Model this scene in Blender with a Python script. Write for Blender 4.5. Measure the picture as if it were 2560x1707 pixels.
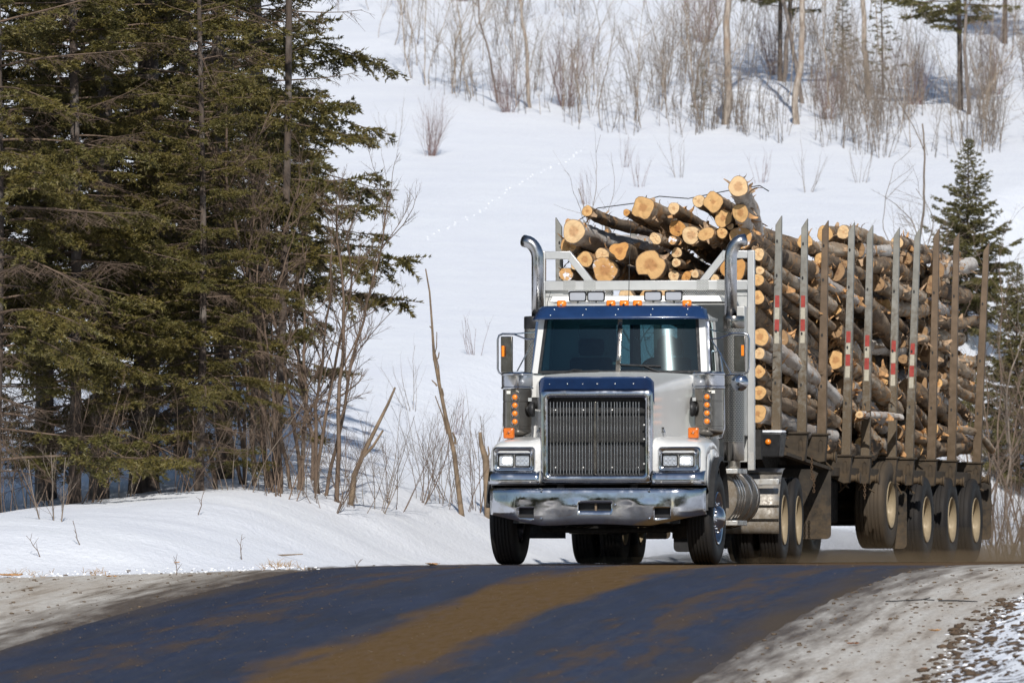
import bpy, math, random
import numpy as np
from mathutils import Vector, Matrix

# ---------------------------------------------------------------- clear
for o in list(bpy.data.objects):
    bpy.data.objects.remove(o, do_unlink=True)
scene = bpy.context.scene
col = scene.collection
R = math.radians

# ---------------------------------------------------------------- camera
CAM_Z = 0.20                      # lens height above the road crest (z = 0)
cam_d = bpy.data.cameras.new('camera')
cam = bpy.data.objects.new('camera', cam_d)
col.objects.link(cam)
cam_d.sensor_width = 36.0
cam_d.lens = 337.5                # long telephoto
cam.location = (0, 0, CAM_Z)
cam.rotation_euler = (R(90) + math.atan(513.5 / 24000), 0, 0)
cam_d.clip_start = 0.5
cam_d.clip_end = 6000
cam_d.dof.use_dof = True
cam_d.dof.focus_distance = 111
cam_d.dof.aperture_fstop = 6.8
scene.camera = cam

# ---------------------------------------------------------------- light
SUN_AZ = 2.5      # degrees to the right of straight behind the camera
SUN_EL = 35.0
sx = math.sin(R(SUN_AZ)) * math.cos(R(SUN_EL))
sy = -math.cos(R(SUN_AZ)) * math.cos(R(SUN_EL))
sz = math.sin(R(SUN_EL))
sun_d = bpy.data.lights.new('sun', 'SUN')
sun_d.energy = 4.5
sun_d.angle = R(0.53)
sun_d.color = (1.0, 0.96, 0.905)
sun = bpy.data.objects.new('sun', sun_d)
col.objects.link(sun)
sun.rotation_euler = Vector((sx, sy, sz)).to_track_quat('Z', 'Y').to_euler()
sun.location = (30, -40, 60)

world = bpy.data.worlds.new('World')
scene.world = world
world.use_nodes = True
wn = world.node_tree
bg = wn.nodes['Background']
sky = wn.nodes.new('ShaderNodeTexSky')
sky.sky_type = 'NISHITA'
sky.sun_disc = False
sky.sun_elevation = R(SUN_EL)
sky.sun_rotation = R(180 - SUN_AZ)
sky.air_density = 1.0
sky.dust_density = 0.4
sky.ozone_density = 1.6
wn.links.new(sky.outputs[0], bg.inputs[0])
bg.inputs[1].default_value = 0.085

scene.view_settings.view_transform = 'Standard'
scene.view_settings.look = 'None'
scene.view_settings.gamma = 1
scene.view_settings.exposure = -0.07
scene.render.engine = 'CYCLES'
scene.cycles.max_bounces = 8
scene.cycles.diffuse_bounces = 3
scene.cycles.glossy_bounces = 4
scene.cycles.transmission_bounces = 6
scene.cycles.transparent_max_bounces = 12
scene.cycles.sample_clamp_indirect = 6
scene.cycles.use_denoising = True

# ---------------------------------------------------------------- helpers
def tag(o, label=None, category=None, group=None, kind=None):
    if label: o['label'] = label
    if category: o['category'] = category
    if group: o['group'] = group
    if kind: o['kind'] = kind
    return o

def empty(name, loc=(0, 0, 0), rz=0.0, parent=None):
    o = bpy.data.objects.new(name, None)
    o.empty_display_size = 0.2
    col.objects.link(o)
    o.location = loc
    o.rotation_euler = (0, 0, rz)
    if parent: o.parent = parent
    return o

def link(name, me, parent=None):
    o = bpy.data.objects.new(name, me)
    col.objects.link(o)
    if parent: o.parent = parent
    return o

def copy_tree(o, parent=None):
    c = o.copy()
    col.objects.link(c)
    c.parent = parent
    for ch in list(o.children):
        copy_tree(ch, c)
    return c

def np_mesh(name, V, F, mats, attrs=None, smooth=False, mat_idx=None):
    """V (n,3), F (m,k) integer array of k-gons -> mesh"""
    V = np.asarray(V, dtype=np.float32); F = np.asarray(F, dtype=np.int32)
    me = bpy.data.meshes.new(name)
    k = F.shape[1]
    me.vertices.add(len(V)); me.vertices.foreach_set('co', V.ravel())
    me.loops.add(F.size); me.loops.foreach_set('vertex_index', F.ravel())
    me.polygons.add(len(F))
    me.polygons.foreach_set('loop_start', np.arange(0, F.size, k, dtype=np.int32))
    me.polygons.foreach_set('loop_total', np.full(len(F), k, dtype=np.int32))
    if smooth:
        me.polygons.foreach_set('use_smooth', np.ones(len(F), dtype=bool))
    for m in (mats if isinstance(mats, (list, tuple)) else [mats]):
        me.materials.append(m)
    if mat_idx is not None:
        me.polygons.foreach_set('material_index', np.asarray(mat_idx, dtype=np.int32))
    me.update(calc_edges=True)
    for nm, val in (attrs or {}).items():
        a = me.attributes.new(nm, 'FLOAT', 'POINT')
        a.data.foreach_set('value', np.asarray(val, dtype=np.float32))
    me.validate()
    return me

class MB:
    """collects shapes, builds ONE mesh object"""
    def __init__(s):
        s.v = []; s.f = []
    def add(s, verts, faces):
        n = len(s.v)
        s.v += [tuple(p) for p in verts]
        s.f += [tuple(i + n for i in f) for f in faces]
        return s
    def box(s, x0, x1, y0, y1, z0, z1, rot=None, about=None):
        P = [(x0,y0,z0),(x1,y0,z0),(x1,y1,z0),(x0,y1,z0),(x0,y0,z1),(x1,y0,z1),(x1,y1,z1),(x0,y1,z1)]
        if rot:
            c = Vector(about or ((x0+x1)/2,(y0+y1)/2,(z0+z1)/2))
            P = [tuple(rot @ (Vector(p) - c) + c) for p in P]
        return s.add(P, [(3,2,1,0),(4,5,6,7),(0,1,5,4),(1,2,6,5),(2,3,7,6),(3,0,4,7)])
    def hexa(s, P):
        return s.add(P, [(3,2,1,0),(4,5,6,7),(0,1,5,4),(1,2,6,5),(2,3,7,6),(3,0,4,7)])
    def bar(s, a, b, w, h, up=(0, 0, 1)):
        a, b = Vector(a), Vector(b); d = (b - a).normalized(); u = Vector(up)
        sd = d.cross(u).normalized(); u2 = sd.cross(d).normalized()
        sd *= w / 2; u2 *= h / 2
        P = [a-sd-u2, a+sd-u2, b+sd-u2, b-sd-u2, a-sd+u2, a+sd+u2, b+sd+u2, b-sd+u2]
        return s.hexa(P)
    def tube(s, pts, rad, n=8, cap=True):
        pts = [Vector(p) for p in pts]
        if not isinstance(rad, (list, tuple)): rad = [rad] * len(pts)
        rings = []; prev = None
        for i, p in enumerate(pts):
            d = (pts[min(i+1, len(pts)-1)] - pts[max(i-1, 0)]).normalized()
            if prev is None:
                ref = Vector((0, 0, 1)) if abs(d.z) < 0.9 else Vector((1, 0, 0))
                a = d.cross(ref).normalized()
            else:
                a = (prev - d * prev.dot(d)).normalized()
            prev = a; b = d.cross(a)
            rings.append([p + (a * math.cos(t) + b * math.sin(t)) * rad[i] for t in [2*math.pi*k/n for k in range(n)]])
        V = [q for r in rings for q in r]; F = []
        for i in range(len(pts) - 1):
            for k in range(n):
                k2 = (k + 1) % n
                F.append((i*n+k, i*n+k2, (i+1)*n+k2, (i+1)*n+k))
        if cap:
            F.append(tuple(range(n))[::-1]); F.append(tuple((len(pts)-1)*n + k for k in range(n)))
        return s.add(V, F)
    def lathe(s, prof, c=(0, 0, 0), axis='z', n=32, cap=False, jitter=None):
        V = []; F = []
        for r, h in prof:
            for k in range(n):
                t = 2*math.pi*k/n; a, b = r*math.cos(t), r*math.sin(t)
                p = {'z': (a, b, h), 'x': (h, a, b), 'y': (b, h, a)}[axis]
                V.append((p[0]+c[0], p[1]+c[1], p[2]+c[2]))
        for i in range(len(prof)-1):
            for k in range(n):
                k2 = (k+1) % n
                F.append((i*n+k, i*n+k2, (i+1)*n+k2, (i+1)*n+k))
        if cap:
            F.append(tuple(range(n))[::-1]); F.append(tuple((len(prof)-1)*n + k for k in range(n)))
        return s.add(V, F)
    def prism(s, poly, axis, a0, a1):
        """poly in the two other axes (x: (y,z)  y: (x,z)  z: (x,y)), extruded a0..a1"""
        def P(q, a):
            return {'x': (a, q[0], q[1]), 'y': (q[0], a, q[1]), 'z': (q[0], q[1], a)}[axis]
        n = len(poly)
        V = [P(q, a0) for q in poly] + [P(q, a1) for q in poly]
        F = [tuple(range(n))[::-1], tuple(range(n, 2*n))] + [(i, (i+1) % n, n+(i+1) % n, n+i) for i in range(n)]
        return s.add(V, F)
    def grid(s, rows, skip=None):
        nr, nc = len(rows), len(rows[0])
        V = [p for r in rows for p in r]
        F = [(i*nc+j, i*nc+j+1, (i+1)*nc+j+1, (i+1)*nc+j) for i in range(nr-1) for j in range(nc-1)
             if not (skip and skip(i, j))]
        return s.add(V, F)
    def loops(s, L, closed=True):
        """bridge a list of equal-length loops"""
        n = len(L[0]); V = [p for l in L for p in l]; F = []
        for i in range(len(L)-1):
            for k in range(n if closed else n-1):
                k2 = (k+1) % n
                F.append((i*n+k, i*n+k2, (i+1)*n+k2, (i+1)*n+k))
        return s.add(V, F)
    def mesh(s, name, mat, smooth=None):
        me = bpy.data.meshes.new(name)
        me.from_pydata(s.v, [], s.f)
        for m in (mat if isinstance(mat, (list, tuple)) else [mat]):
            me.materials.append(m)
        me.validate()
        import bmesh
        bm = bmesh.new(); bm.from_mesh(me)
        bmesh.ops.recalc_face_normals(bm, faces=bm.faces)
        bm.to_mesh(me); bm.free()
        if smooth is not None:
            me.polygons.foreach_set('use_smooth', [True]*len(me.polygons))
            me.set_sharp_from_angle(angle=R(smooth))
        return me
    def build(s, name, mat, parent=None, smooth=35, bevel=0, seg=2, solid=0):
        o = link(name, s.mesh(name, mat, smooth), parent)
        if solid:
            md = o.modifiers.new('solid', 'SOLIDIFY'); md.thickness = solid; md.offset = -1
        if bevel:
            md = o.modifiers.new('bevel', 'BEVEL'); md.width = bevel; md.segments = seg
            md.limit_method = 'ANGLE'; md.angle_limit = R(40)
        return o

def rrect(x0, x1, z0, z1, r, n=5):
    """rounded rectangle outline"""
    P = []
    for cx, cz, a0 in ((x1-r, z0+r, -90), (x1-r, z1-r, 0), (x0+r, z1-r, 90), (x0+r, z0+r, 180)):
        for k in range(n+1):
            t = R(a0 + 90*k/n); P.append((cx + r*math.cos(t), cz + r*math.sin(t)))
    return P

# value noise -----------------------------------------------------------
_rng = np.random.RandomState(7)
_perm = _rng.rand(512, 512)
def vnoise(x, y):
    xi = np.floor(x).astype(int); yi = np.floor(y).astype(int)
    fx = x - xi; fy = y - yi
    fx = fx*fx*(3-2*fx); fy = fy*fy*(3-2*fy)
    g = lambda a, b: _perm[a % 512, b % 512]
    return (g(xi,yi)*(1-fx)+g(xi+1,yi)*fx)*(1-fy) + (g(xi,yi+1)*(1-fx)+g(xi+1,yi+1)*fx)*fy
def fbm(x, y, o=4):
    s = 0; a = 0.5
    for i in range(o):
        s = s + a*(vnoise(x*2**i + 17.3*i, y*2**i + 5.1*i) - 0.5); a *= 0.5
    return s
def sstep(a, b, x):
    t = np.clip((x-a)/(b-a), 0, 1); return t*t*(3-2*t)

# materials -------------------------------------------------------------
class NT:
    def __init__(s, name):
        s.m = bpy.data.materials.new(name); s.m.use_nodes = True
        s.t = s.m.node_tree; s.b = s.t.nodes['Principled BSDF']; s.out = s.t.nodes['Material Output']
    def n(s, typ, props=None, **inp):
        nd = s.t.nodes.new('ShaderNode' + typ)
        for k, v in (props or {}).items(): setattr(nd, k, v)
        for k, v in inp.items():
            key = int(k[1:]) if k[0] == 'i' and k[1:].isdigit() else k.replace('_', ' ')
            s.set(nd.inputs[key], v)
        return nd
    def set(s, sock, v):
        if isinstance(v, bpy.types.NodeSocket): s.t.links.new(v, sock)
        elif isinstance(v, bpy.types.Node): s.t.links.new(v.outputs[0], sock)
        else:
            if isinstance(v, (tuple, list)) and len(v) == 3 and sock.type == 'RGBA': v = (*v, 1)
            sock.default_value = v
    def co(s, kind='Object', scale=None, rot=None, loc=None):
        c = s.n('TexCoord').outputs[kind]
        if scale or rot or loc:
            mp = s.n('Mapping', Vector=c)
            if scale: mp.inputs['Scale'].default_value = scale
            if rot: mp.inputs['Rotation'].default_value = rot
            if loc: mp.inputs['Location'].default_value = loc
            c = mp.outputs[0]
        return c
    def noise(s, scale, vec=None, detail=4, rough=0.55, dist=0.0):
        nd = s.n('TexNoise', Scale=scale, Detail=detail, Roughness=rough, Distortion=dist)
        if vec is not None: s.set(nd.inputs['Vector'], vec)
        return nd.outputs['Fac']
    def ramp(s, fac, stops, interp='LINEAR'):
        nd = s.n('ValToRGB', Fac=fac); cr = nd.color_ramp; cr.interpolation = interp
        while len(cr.elements) < len(stops): cr.elements.new(0.5)
        for e, (p, c) in zip(cr.elements, stops):
            e.position = p; e.color = (*c, 1) if len(c) == 3 else c
        return nd.outputs[0]
    def fr(s, fac, a, b, lo=0.0, hi=1.0):
        return s.n('MapRange', {'clamp': True}, i0=fac, i1=a, i2=b, i3=lo, i4=hi).outputs[0]
    def mix(s, fac, a, b, mode='MIX'):
        nd = s.n('Mix', {'data_type': 'RGBA', 'blend_type': mode})
        s.set(nd.inputs[0], fac); s.set(nd.inputs[6], a); s.set(nd.inputs[7], b)
        return nd.outputs[2]
    def math(s, op, a, b=0.0, clamp=False):
        return s.n('Math', {'operation': op, 'use_clamp': clamp}, i0=a, i1=b).outputs[0]
    def bump(s, h, strength=0.3, dist=0.01):
        nd = s.n('Bump', Strength=strength, Distance=dist, Height=h)
        s.set(s.b.inputs['Normal'], nd.outputs[0]); return nd
    def attr(s, name):
        return s.n('Attribute', {'attribute_name': name}).outputs['Fac']
    def p(s, **kw):
        for k, v in kw.items(): s.set(s.b.inputs[k.replace('_', ' ')], v)
        return s
    def objrand(s):
        return s.n('ObjectInfo').outputs['Random']

M = {}
def simple(name, c, rough=0.5, metal=0.0, var=0.12, scale=8, bump=0.0, bscale=60, mud=None, coat=0.0):
    """base colour with grain; mud=(colour, amount, z_low, z_high) splashes dirt, thicker low down on the thing"""
    t = NT(name); ob = t.co('Object')
    nz = t.noise(scale, ob, 5)
    colr = t.mix(t.fr(nz, 0.3, 0.7), tuple(x*(1-var) for x in c), tuple(min(1, x*(1+var)) for x in c))
    rg = t.fr(t.noise(scale*2.3, ob, 3), 0.3, 0.7, max(0.02, rough*0.75), min(1, rough*1.25))
    mt = metal
    if mud:
        mc, amt, zl, zh = mud
        z = t.n('SeparateXYZ', i0=ob).outputs[2]
        k = t.math('ADD', t.fr(z, zl, zh, amt+0.12, 0.0), t.fr(t.noise(14, ob, 6, 0.65), 0.35, 0.65, -0.40, 0.04))
        k = t.fr(k, 0.0, 0.55)
        k2 = t.math('MULTIPLY', k, t.fr(t.noise(90, ob, 3), 0.3, 0.6, 0.75, 1.0))
        colr = t.mix(k2, colr, mc)
        rg = t.n('Mix', i0=k2).outputs[0]
        nd = t.t.nodes[-1]; t.set(nd.inputs[2], rough); t.set(nd.inputs[3], 0.85)
        if metal: mt = t.math('MULTIPLY', t.math('SUBTRACT', 1.0, k2), metal)
    t.p(Base_Color=colr, Roughness=rg, Metallic=mt)
    if coat: t.p(Coat_Weight=coat, Coat_Roughness=0.06)
    if bump: t.bump(t.noise(bscale, ob, 4), bump, 0.004)
    M[name] = t.m
    return t
# ---------------------------------------------------------------- materials
MUD = (0.085, 0.056, 0.029)
DUST = (0.19, 0.15, 0.10)
simple('white_paint', (0.67, 0.665, 0.64), 0.28, 0, 0.03, 3, mud=(DUST, 0.16, 0.75, 1.5), coat=0.5)
simple('blue_paint', (0.012, 0.035, 0.105), 0.22, 0, 0.15, 6, coat=0.6)
simple('black_plastic', (0.012, 0.012, 0.013), 0.5, 0, 0.3, 10, bump=0.1)
simple('black_rubber', (0.016, 0.016, 0.017), 0.7, 0, 0.3, 10, bump=0.2)
simple('dark_interior', (0.03, 0.034, 0.038), 0.8, 0, 0.3, 8)
simple('seat_fabric', (0.045, 0.06, 0.065), 0.9, 0, 0.3, 12)
simple('aluminium', (0.60, 0.60, 0.585), 0.40, 0.85, 0.06, 5, bump=0.06, bscale=120, mud=(DUST, 0.25, 0.9, 1.7))
simple('rack_plate', (0.52, 0.52, 0.50), 0.5, 0.75, 0.08, 5, bump=0.1, bscale=90)
simple('satin_steel', (0.30, 0.275, 0.245), 0.20, 1.0, 0.2, 5)
simple('tank_alloy', (0.44, 0.42, 0.385), 0.36, 0.85, 0.1, 5, mud=((0.16, 0.125, 0.085), 0.62, 0.3, 1.6))
simple('amber', (0.85, 0.23, 0.012), 0.25, 0, 0.06, 30, coat=0.5)
simple('amber_dark', (0.62, 0.14, 0.008), 0.3, 0, 0.1, 30, coat=0.4)
simple('stake_steel', (0.25, 0.245, 0.22), 0.6, 0.3, 0.22, 6, bump=0.12, bscale=40, mud=((0.098, 0.068, 0.037), 0.85, 1.2, 4.1))
simple('stake_rusty', (0.15, 0.105, 0.068), 0.7, 0.15, 0.25, 6, bump=0.12, bscale=40, mud=(MUD, 0.6, 0.9, 3.7))
simple('muddy_steel', (0.045, 0.033, 0.021), 0.85, 0.0, 0.4, 9, bump=0.5, bscale=55, mud=((0.085, 0.056, 0.029), 0.5, 0.2, 2.2))
simple('dark_chassis', (0.02, 0.018, 0.016), 0.75, 0.0, 0.4, 9, bump=0.3, bscale=50)
simple('mud_flap_rubber', (0.03, 0.024, 0.018), 0.85, 0, 0.5, 6, bump=0.5, bscale=40, mud=((0.095, 0.064, 0.034), 0.62, -0.2, 1.3))
simple('red_tape', (0.34, 0.055, 0.045), 0.4, 0, 0.25, 30)
simple('white_tape', (0.44, 0.41, 0.33), 0.4, 0, 0.15, 30)
simple('rust_chain', (0.09, 0.055, 0.03), 0.8, 0.2, 0.3, 30)
simple('wheel_alloy', (0.30, 0.235, 0.145), 0.65, 0.15, 0.12, 7, bump=0.1, bscale=80)
simple('jacket', (0.02, 0.022, 0.03), 0.85, 0, 0.2, 20)
simple('skin', (0.42, 0.25, 0.18), 0.55, 0, 0.06, 20)
simple('sticker', (0.75, 0.73, 0.66), 0.5, 0, 0.05, 20)

# chrome, a little wavy and smudged
t = NT('chrome'); ob = t.co('Object')
k = t.fr(t.noise(5, ob, 6, 0.65), 0.52, 0.75)
t.p(Base_Color=t.mix(k, (0.52, 0.535, 0.57), (0.40, 0.375, 0.34)), Metallic=1.0,
    Roughness=t.fr(t.noise(9, ob, 5, 0.6), 0.35, 0.75, 0.05, 0.26))
t.bump(t.noise(2.6, t.co('Object', scale=(1, 1, 1.4)), 2), 0.35, 0.012)
M['chrome'] = t.m
t = NT('stack_chrome'); ob = t.co('Object')
t.p(Base_Color=t.mix(t.fr(t.noise(4, ob, 4), 0.4, 0.7), (0.52, 0.53, 0.56), (0.40, 0.38, 0.35)), Metallic=1.0,
    Roughness=t.fr(t.noise(12, ob, 4), 0.3, 0.7, 0.16, 0.32))
M['stack_chrome'] = t.m

# diamond plate: raised lozenges
t = NT('diamond_plate'); ob = t.co('Object', scale=(1, 1, 1))
br = t.n('TexBrick', {'offset': 0.5}, Vector=t.co('Object', rot=(R(90), 0, R(0))), Scale=26.0, Mortar_Size=0.06, Brick_Width=0.9, Row_Height=0.4)
t.p(Base_Color=t.mix(br.outputs['Fac'], (0.40, 0.40, 0.38), (0.62, 0.62, 0.60)), Metallic=0.8, Roughness=0.4)
t.bump(br.outputs['Fac'], 0.5, 0.003)
M['diamond_plate'] = t.m

# perforated muffler guard: fine slots, far too small to model
t = NT('perforated_steel')
sp = t.n('SeparateXYZ', i0=t.co('Object'))
ang = t.math('ARCTAN2', sp.outputs[0], sp.outputs[1])
cv = t.n('CombineXYZ', i0=t.math('MULTIPLY', ang, 0.125), i1=sp.outputs[2])
br = t.n('TexBrick', {'offset': 0.5}, Vector=cv.outputs[0], Scale=1.0, Mortar_Size=0.0085, Mortar_Smooth=0.1, Brick_Width=0.036, Row_Height=0.022)
holes = t.math('SUBTRACT', 1.0, br.outputs['Fac'])
t.p(Base_Color=t.mix(holes, (0.34, 0.325, 0.30), (0.010, 0.009, 0.008)), Metallic=t.fr(holes, 0, 1, 0.9, 0.0), Roughness=t.fr(holes, 0, 1, 0.3, 0.9))
t.bump(br.outputs['Fac'], 0.6, 0.004)
M['perforated_steel'] = t.m

# tinted cab glass: coloured clear sheet with its own mirror sheen
def glass(name, tint, ior=1.5):
    t = NT(name)
    tr = t.n('BsdfTransparent', Color=(*tint, 1))
    gl = t.n('BsdfGlossy', Color=(0.75, 0.95, 1.0, 1), Roughness=0.03)
    lw = t.n('Fresnel', IOR=ior)
    k = t.math('ADD', lw, 0.03)
    ms = t.n('MixShader', i0=k, i1=tr.outputs[0], i2=gl.outputs[0])
    t.t.links.new(ms.outputs[0], t.out.inputs['Surface'])
    M[name] = t.m
glass('windshield_glass', (0.09, 0.21, 0.25))
glass('window_glass', (0.40, 0.50, 0.50))
t = NT('lamp_lens'); t.p(Base_Color=(0.55, 0.58, 0.62), Roughness=0.12, Metallic=0.35, Coat_Weight=0.6)
t.bump(t.n('TexVoronoi', Vector=t.co('Object'), Scale=45.0).outputs['Distance'], 0.5, 0.01)
M['lamp_lens'] = t.m
t = NT('roof_lamp_lens'); t.p(Base_Color=(0.36, 0.38, 0.42), Roughness=0.4, Coat_Weight=0.3)
t.bump(t.noise(60, t.co('Object'), 2), 0.15, 0.004); M['roof_lamp_lens'] = t.m
t = NT('led_glow'); t.p(Base_Color=(1, 1, 0.95), Emission_Color=(1.0, 1.0, 0.90), Emission_Strength=18.0); M['led_glow'] = t.m

# tyres: black rubber, brown dust on the tread
t = NT('tyre_rubber'); ob = t.co('Object')
sp = t.n('SeparateXYZ', i0=ob)
rad = t.math('SQRT', t.math('ADD', t.math('MULTIPLY', sp.outputs[1], sp.outputs[1]), t.math('MULTIPLY', sp.outputs[2], sp.outputs[2])))
k = t.math('MULTIPLY', t.fr(rad, 0.44, 0.53, 0.25, 0.85), t.fr(t.noise(6, ob, 5, 0.6), 0.3, 0.7, 0.2, 1.0))
t.p(Base_Color=t.mix(k, (0.014, 0.014, 0.016), (0.028, 0.023, 0.018)), Roughness=t.fr(k, 0, 0.8, 0.55, 0.85), Specular_IOR_Level=0.3)
t.bump(t.noise(120, ob, 3), 0.25, 0.003)
M['tyre_rubber'] = t.m
t = NT('tyre_rubber_muddy'); ob = t.co('Object')
k = t.fr(t.noise(5, ob, 5, 0.6), 0.3, 0.7, 0.45, 1.0)
t.p(Base_Color=t.mix(k, (0.03, 0.025, 0.019), (0.070, 0.050, 0.030)), Roughness=0.8)
t.bump(t.noise(90, ob, 3), 0.3, 0.004)
M['tyre_rubber_muddy'] = t.m

# birch bark: papery white with dark cross bands, grey scabs and tan peel
def bark(name, pale, grey, tan, dark, w_grey, w_tan):
    t = NT(name); ob = t.co('Object')
    rnd = t.objrand()
    off = t.n('VectorMath', {'operation': 'ADD'}, i0=ob, i1=t.n('CombineXYZ', i0=t.math('MULTIPLY', rnd, 37.0), i1=t.math('MULTIPLY', rnd, 11.0)).outputs[0]).outputs[0]
    st = t.n('Mapping', Vector=off); st.inputs['Scale'].default_value = (7, 1.2, 7)
    lent = t.n('Mapping', Vector=off); lent.inputs['Scale'].default_value = (6, 45, 6)
    n1 = t.noise(1.5, off, 6, 0.65); n2 = t.noise(1.0, st.outputs[0], 5, 0.6); n3 = t.noise(1.0, lent.outputs[0], 4, 0.6)
    c = t.mix(t.fr(n2, 0.44, 0.56), pale, grey)
    c = t.mix(t.fr(t.math('ADD', n1, t.fr(rnd, 0, 1, -0.10, 0.10)), 0.54-w_grey, 0.62-w_grey), c, dark)
    c = t.mix(t.fr(t.noise(5.5, off, 5, 0.7), 0.62-w_tan, 0.68-w_tan), c, tan)
    c = t.mix(t.fr(n3, 0.58, 0.66, 0.0, 0.8), c, dark)
    c = t.mix(t.fr(rnd, 0, 1, 0.0, 0.45), c, t.mix(0.5, c, dark))
    t.p(Base_Color=c, Roughness=0.85)
    hh = t.math('ADD', t.math('MULTIPLY', n3, 0.5), t.noise(22, off, 6, 0.7))
    t.bump(hh, 1.0, 0.03)
    M[name] = t.m
bark('birch_bark', (0.58, 0.48, 0.365), (0.33, 0.24, 0.155), (0.50, 0.28, 0.12), (0.085, 0.056, 0.036), 0.0, 0.09)
bark('birch_bark_pale', (0.74, 0.69, 0.63), (0.50, 0.43, 0.37), (0.52, 0.31, 0.17), (0.12, 0.085, 0.06), -0.09, 0.04)
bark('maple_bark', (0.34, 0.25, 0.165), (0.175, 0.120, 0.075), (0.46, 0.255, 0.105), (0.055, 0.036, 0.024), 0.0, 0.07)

# sawn wood with rings, pale sap, ragged dark rim; some carry packed snow
def cutwood(name, pale, heart, snowy):
    t = NT(name); ob = t.co('Object'); rnd = t.objrand(); rim = t.attr('rim')
    off = t.n('VectorMath', {'operation': 'ADD'}, i0=ob, i1=t.n('CombineXYZ', i0=t.math('MULTIPLY', rnd, 31.0), i2=t.math('MULTIPLY', rnd, 17.0)).outputs[0]).outputs[0]
    wob = t.math('ADD', rim, t.math('MULTIPLY', t.noise(9, off, 3), 0.22))
    ring = t.math('SINE', t.math('MULTIPLY', wob, 62.0))
    c = t.mix(t.fr(ring, -1, 1, 0.0, 0.30), pale, tuple(x*0.62 for x in pale))
    hs = t.fr(rnd, 0, 1, 0.12, 0.45)
    c = t.mix(t.fr(t.math('SUBTRACT', wob, hs), 0.02, 0.20, 0.8, 0.0), c, heart)
    c = t.mix(t.fr(t.noise(12, off, 5, 0.7), 0.55, 0.75, 0, 0.5), c, heart)
    saw = t.n('Mapping', Vector=off); saw.inputs['Scale'].default_value = (60, 1, 5)
    c = t.mix(t.fr(t.noise(1.0, saw.outputs[0], 3), 0.4, 0.75, 0, 0.25), c, tuple(x*0.55 for x in heart))
    vo = t.n('TexVoronoi', {'feature': 'DISTANCE_TO_EDGE'}, Vector=off, Scale=9.0).outputs['Distance']
    crack = t.math('MULTIPLY', t.fr(vo, 0.0, 0.016, 0.8, 0.0), t.fr(t.noise(7, off, 2), 0.58, 0.66))
    c = t.mix(crack, c, (0.05, 0.03, 0.015))
    c = t.mix(t.fr(rim, 0.93, 0.99), c, (0.10, 0.06, 0.035))
    if snowy:
        c = t.mix(t.fr(t.noise(7, off, 6, 0.65), 0.55, 0.60), c, (0.76, 0.77, 0.80))
    t.p(Base_Color=c, Roughness=0.8)
    t.bump(t.math('ADD', t.noise(30, off, 5, 0.7), t.math('MULTIPLY', crack, -2.0)), 0.5, 0.008)
    M[name] = t.m
cutwood('cut_wood', (0.66, 0.40, 0.165), (0.40, 0.19, 0.07), False)
cutwood('cut_wood_pale', (0.72, 0.50, 0.27), (0.48, 0.27, 0.13), False)
cutwood('cut_wood_orange', (0.58, 0.29, 0.085), (0.34, 0.14, 0.04), False)
cutwood('cut_wood_snowy', (0.60, 0.34, 0.13), (0.40, 0.19, 0.07), True)
cutwood('cut_wood_old', (0.34, 0.205, 0.10), (0.18, 0.095, 0.045), False)
simple('bark_peel', (0.48, 0.265, 0.115), 0.85, 0, 0.45, 25)
simple('bark_peel_grey', (0.38, 0.255, 0.155), 0.9, 0, 0.45, 25)

# vegetation
def leafy(name, c1, c2, c3):
    t = NT(name); ob = t.co('Object')
    n1 = t.noise(0.9, ob, 3); n2 = t.noise(14, ob, 3)
    c = t.mix(t.fr(n1, 0.35, 0.65), c1, c2)
    c = t.mix(t.fr(n2, 0.5, 0.75, 0, 0.7), c, c3)
    t.p(Base_Color=c, Roughness=0.6)
    M[name] = t.m
leafy('spruce_needles', (0.078, 0.072, 0.014), (0.125, 0.100, 0.020), (0.165, 0.115, 0.034))
leafy('spruce_needles_far', (0.085, 0.082, 0.022), (0.125, 0.108, 0.030), (0.160, 0.128, 0.042))
simple('dead_twig', (0.145, 0.100, 0.070), 0.9, 0, 0.4, 3)
simple('grey_twig', (0.20, 0.16, 0.125), 0.9, 0, 0.35, 3)
simple('red_twig', (0.19, 0.115, 0.10), 0.85, 0, 0.3, 2)
simple('pale_twig', (0.31, 0.245, 0.18), 0.9, 0, 0.3, 2)
simple('snag_wood', (0.20, 0.145, 0.095), 0.85, 0, 0.4, 7, bump=0.5, bscale=40)
simple('dry_grass', (0.42, 0.25, 0.09), 0.9, 0, 0.35, 20)
simple('dry_leaf', (0.30, 0.12, 0.045), 0.85, 0, 0.4, 20)
simple('pebble', (0.12, 0.085, 0.055), 0.9, 0, 0.5, 3)
simple('dirt_clod', (0.085, 0.055, 0.033), 0.95, 0, 0.4, 8, bump=0.6, bscale=40)
def trunkbark(name, a, b, d):
    t = NT(name); ob = t.co('Object')
    st = t.co('Object', scale=(16, 16, 3.5))
    n = t.noise(1.0, st, 6, 0.7)
    c = t.mix(t.fr(n, 0.35, 0.65), d, a)
    c = t.mix(t.fr(t.noise(2.4, ob, 5), 0.5, 0.66), c, b)
    t.p(Base_Color=c, Roughness=0.9); t.bump(n, 0.9, 0.02); M[name] = t.m
trunkbark('spruce_trunk', (0.115, 0.085, 0.066), (0.175, 0.150, 0.130), (0.045, 0.034, 0.028))
trunkbark('grey_trunk', (0.24, 0.20, 0.17), (0.34, 0.30, 0.27), (0.09, 0.07, 0.06))
trunkbark('birch_trunk', (0.48, 0.42, 0.36), (0.30, 0.22, 0.16), (0.16, 0.12, 0.09))
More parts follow.
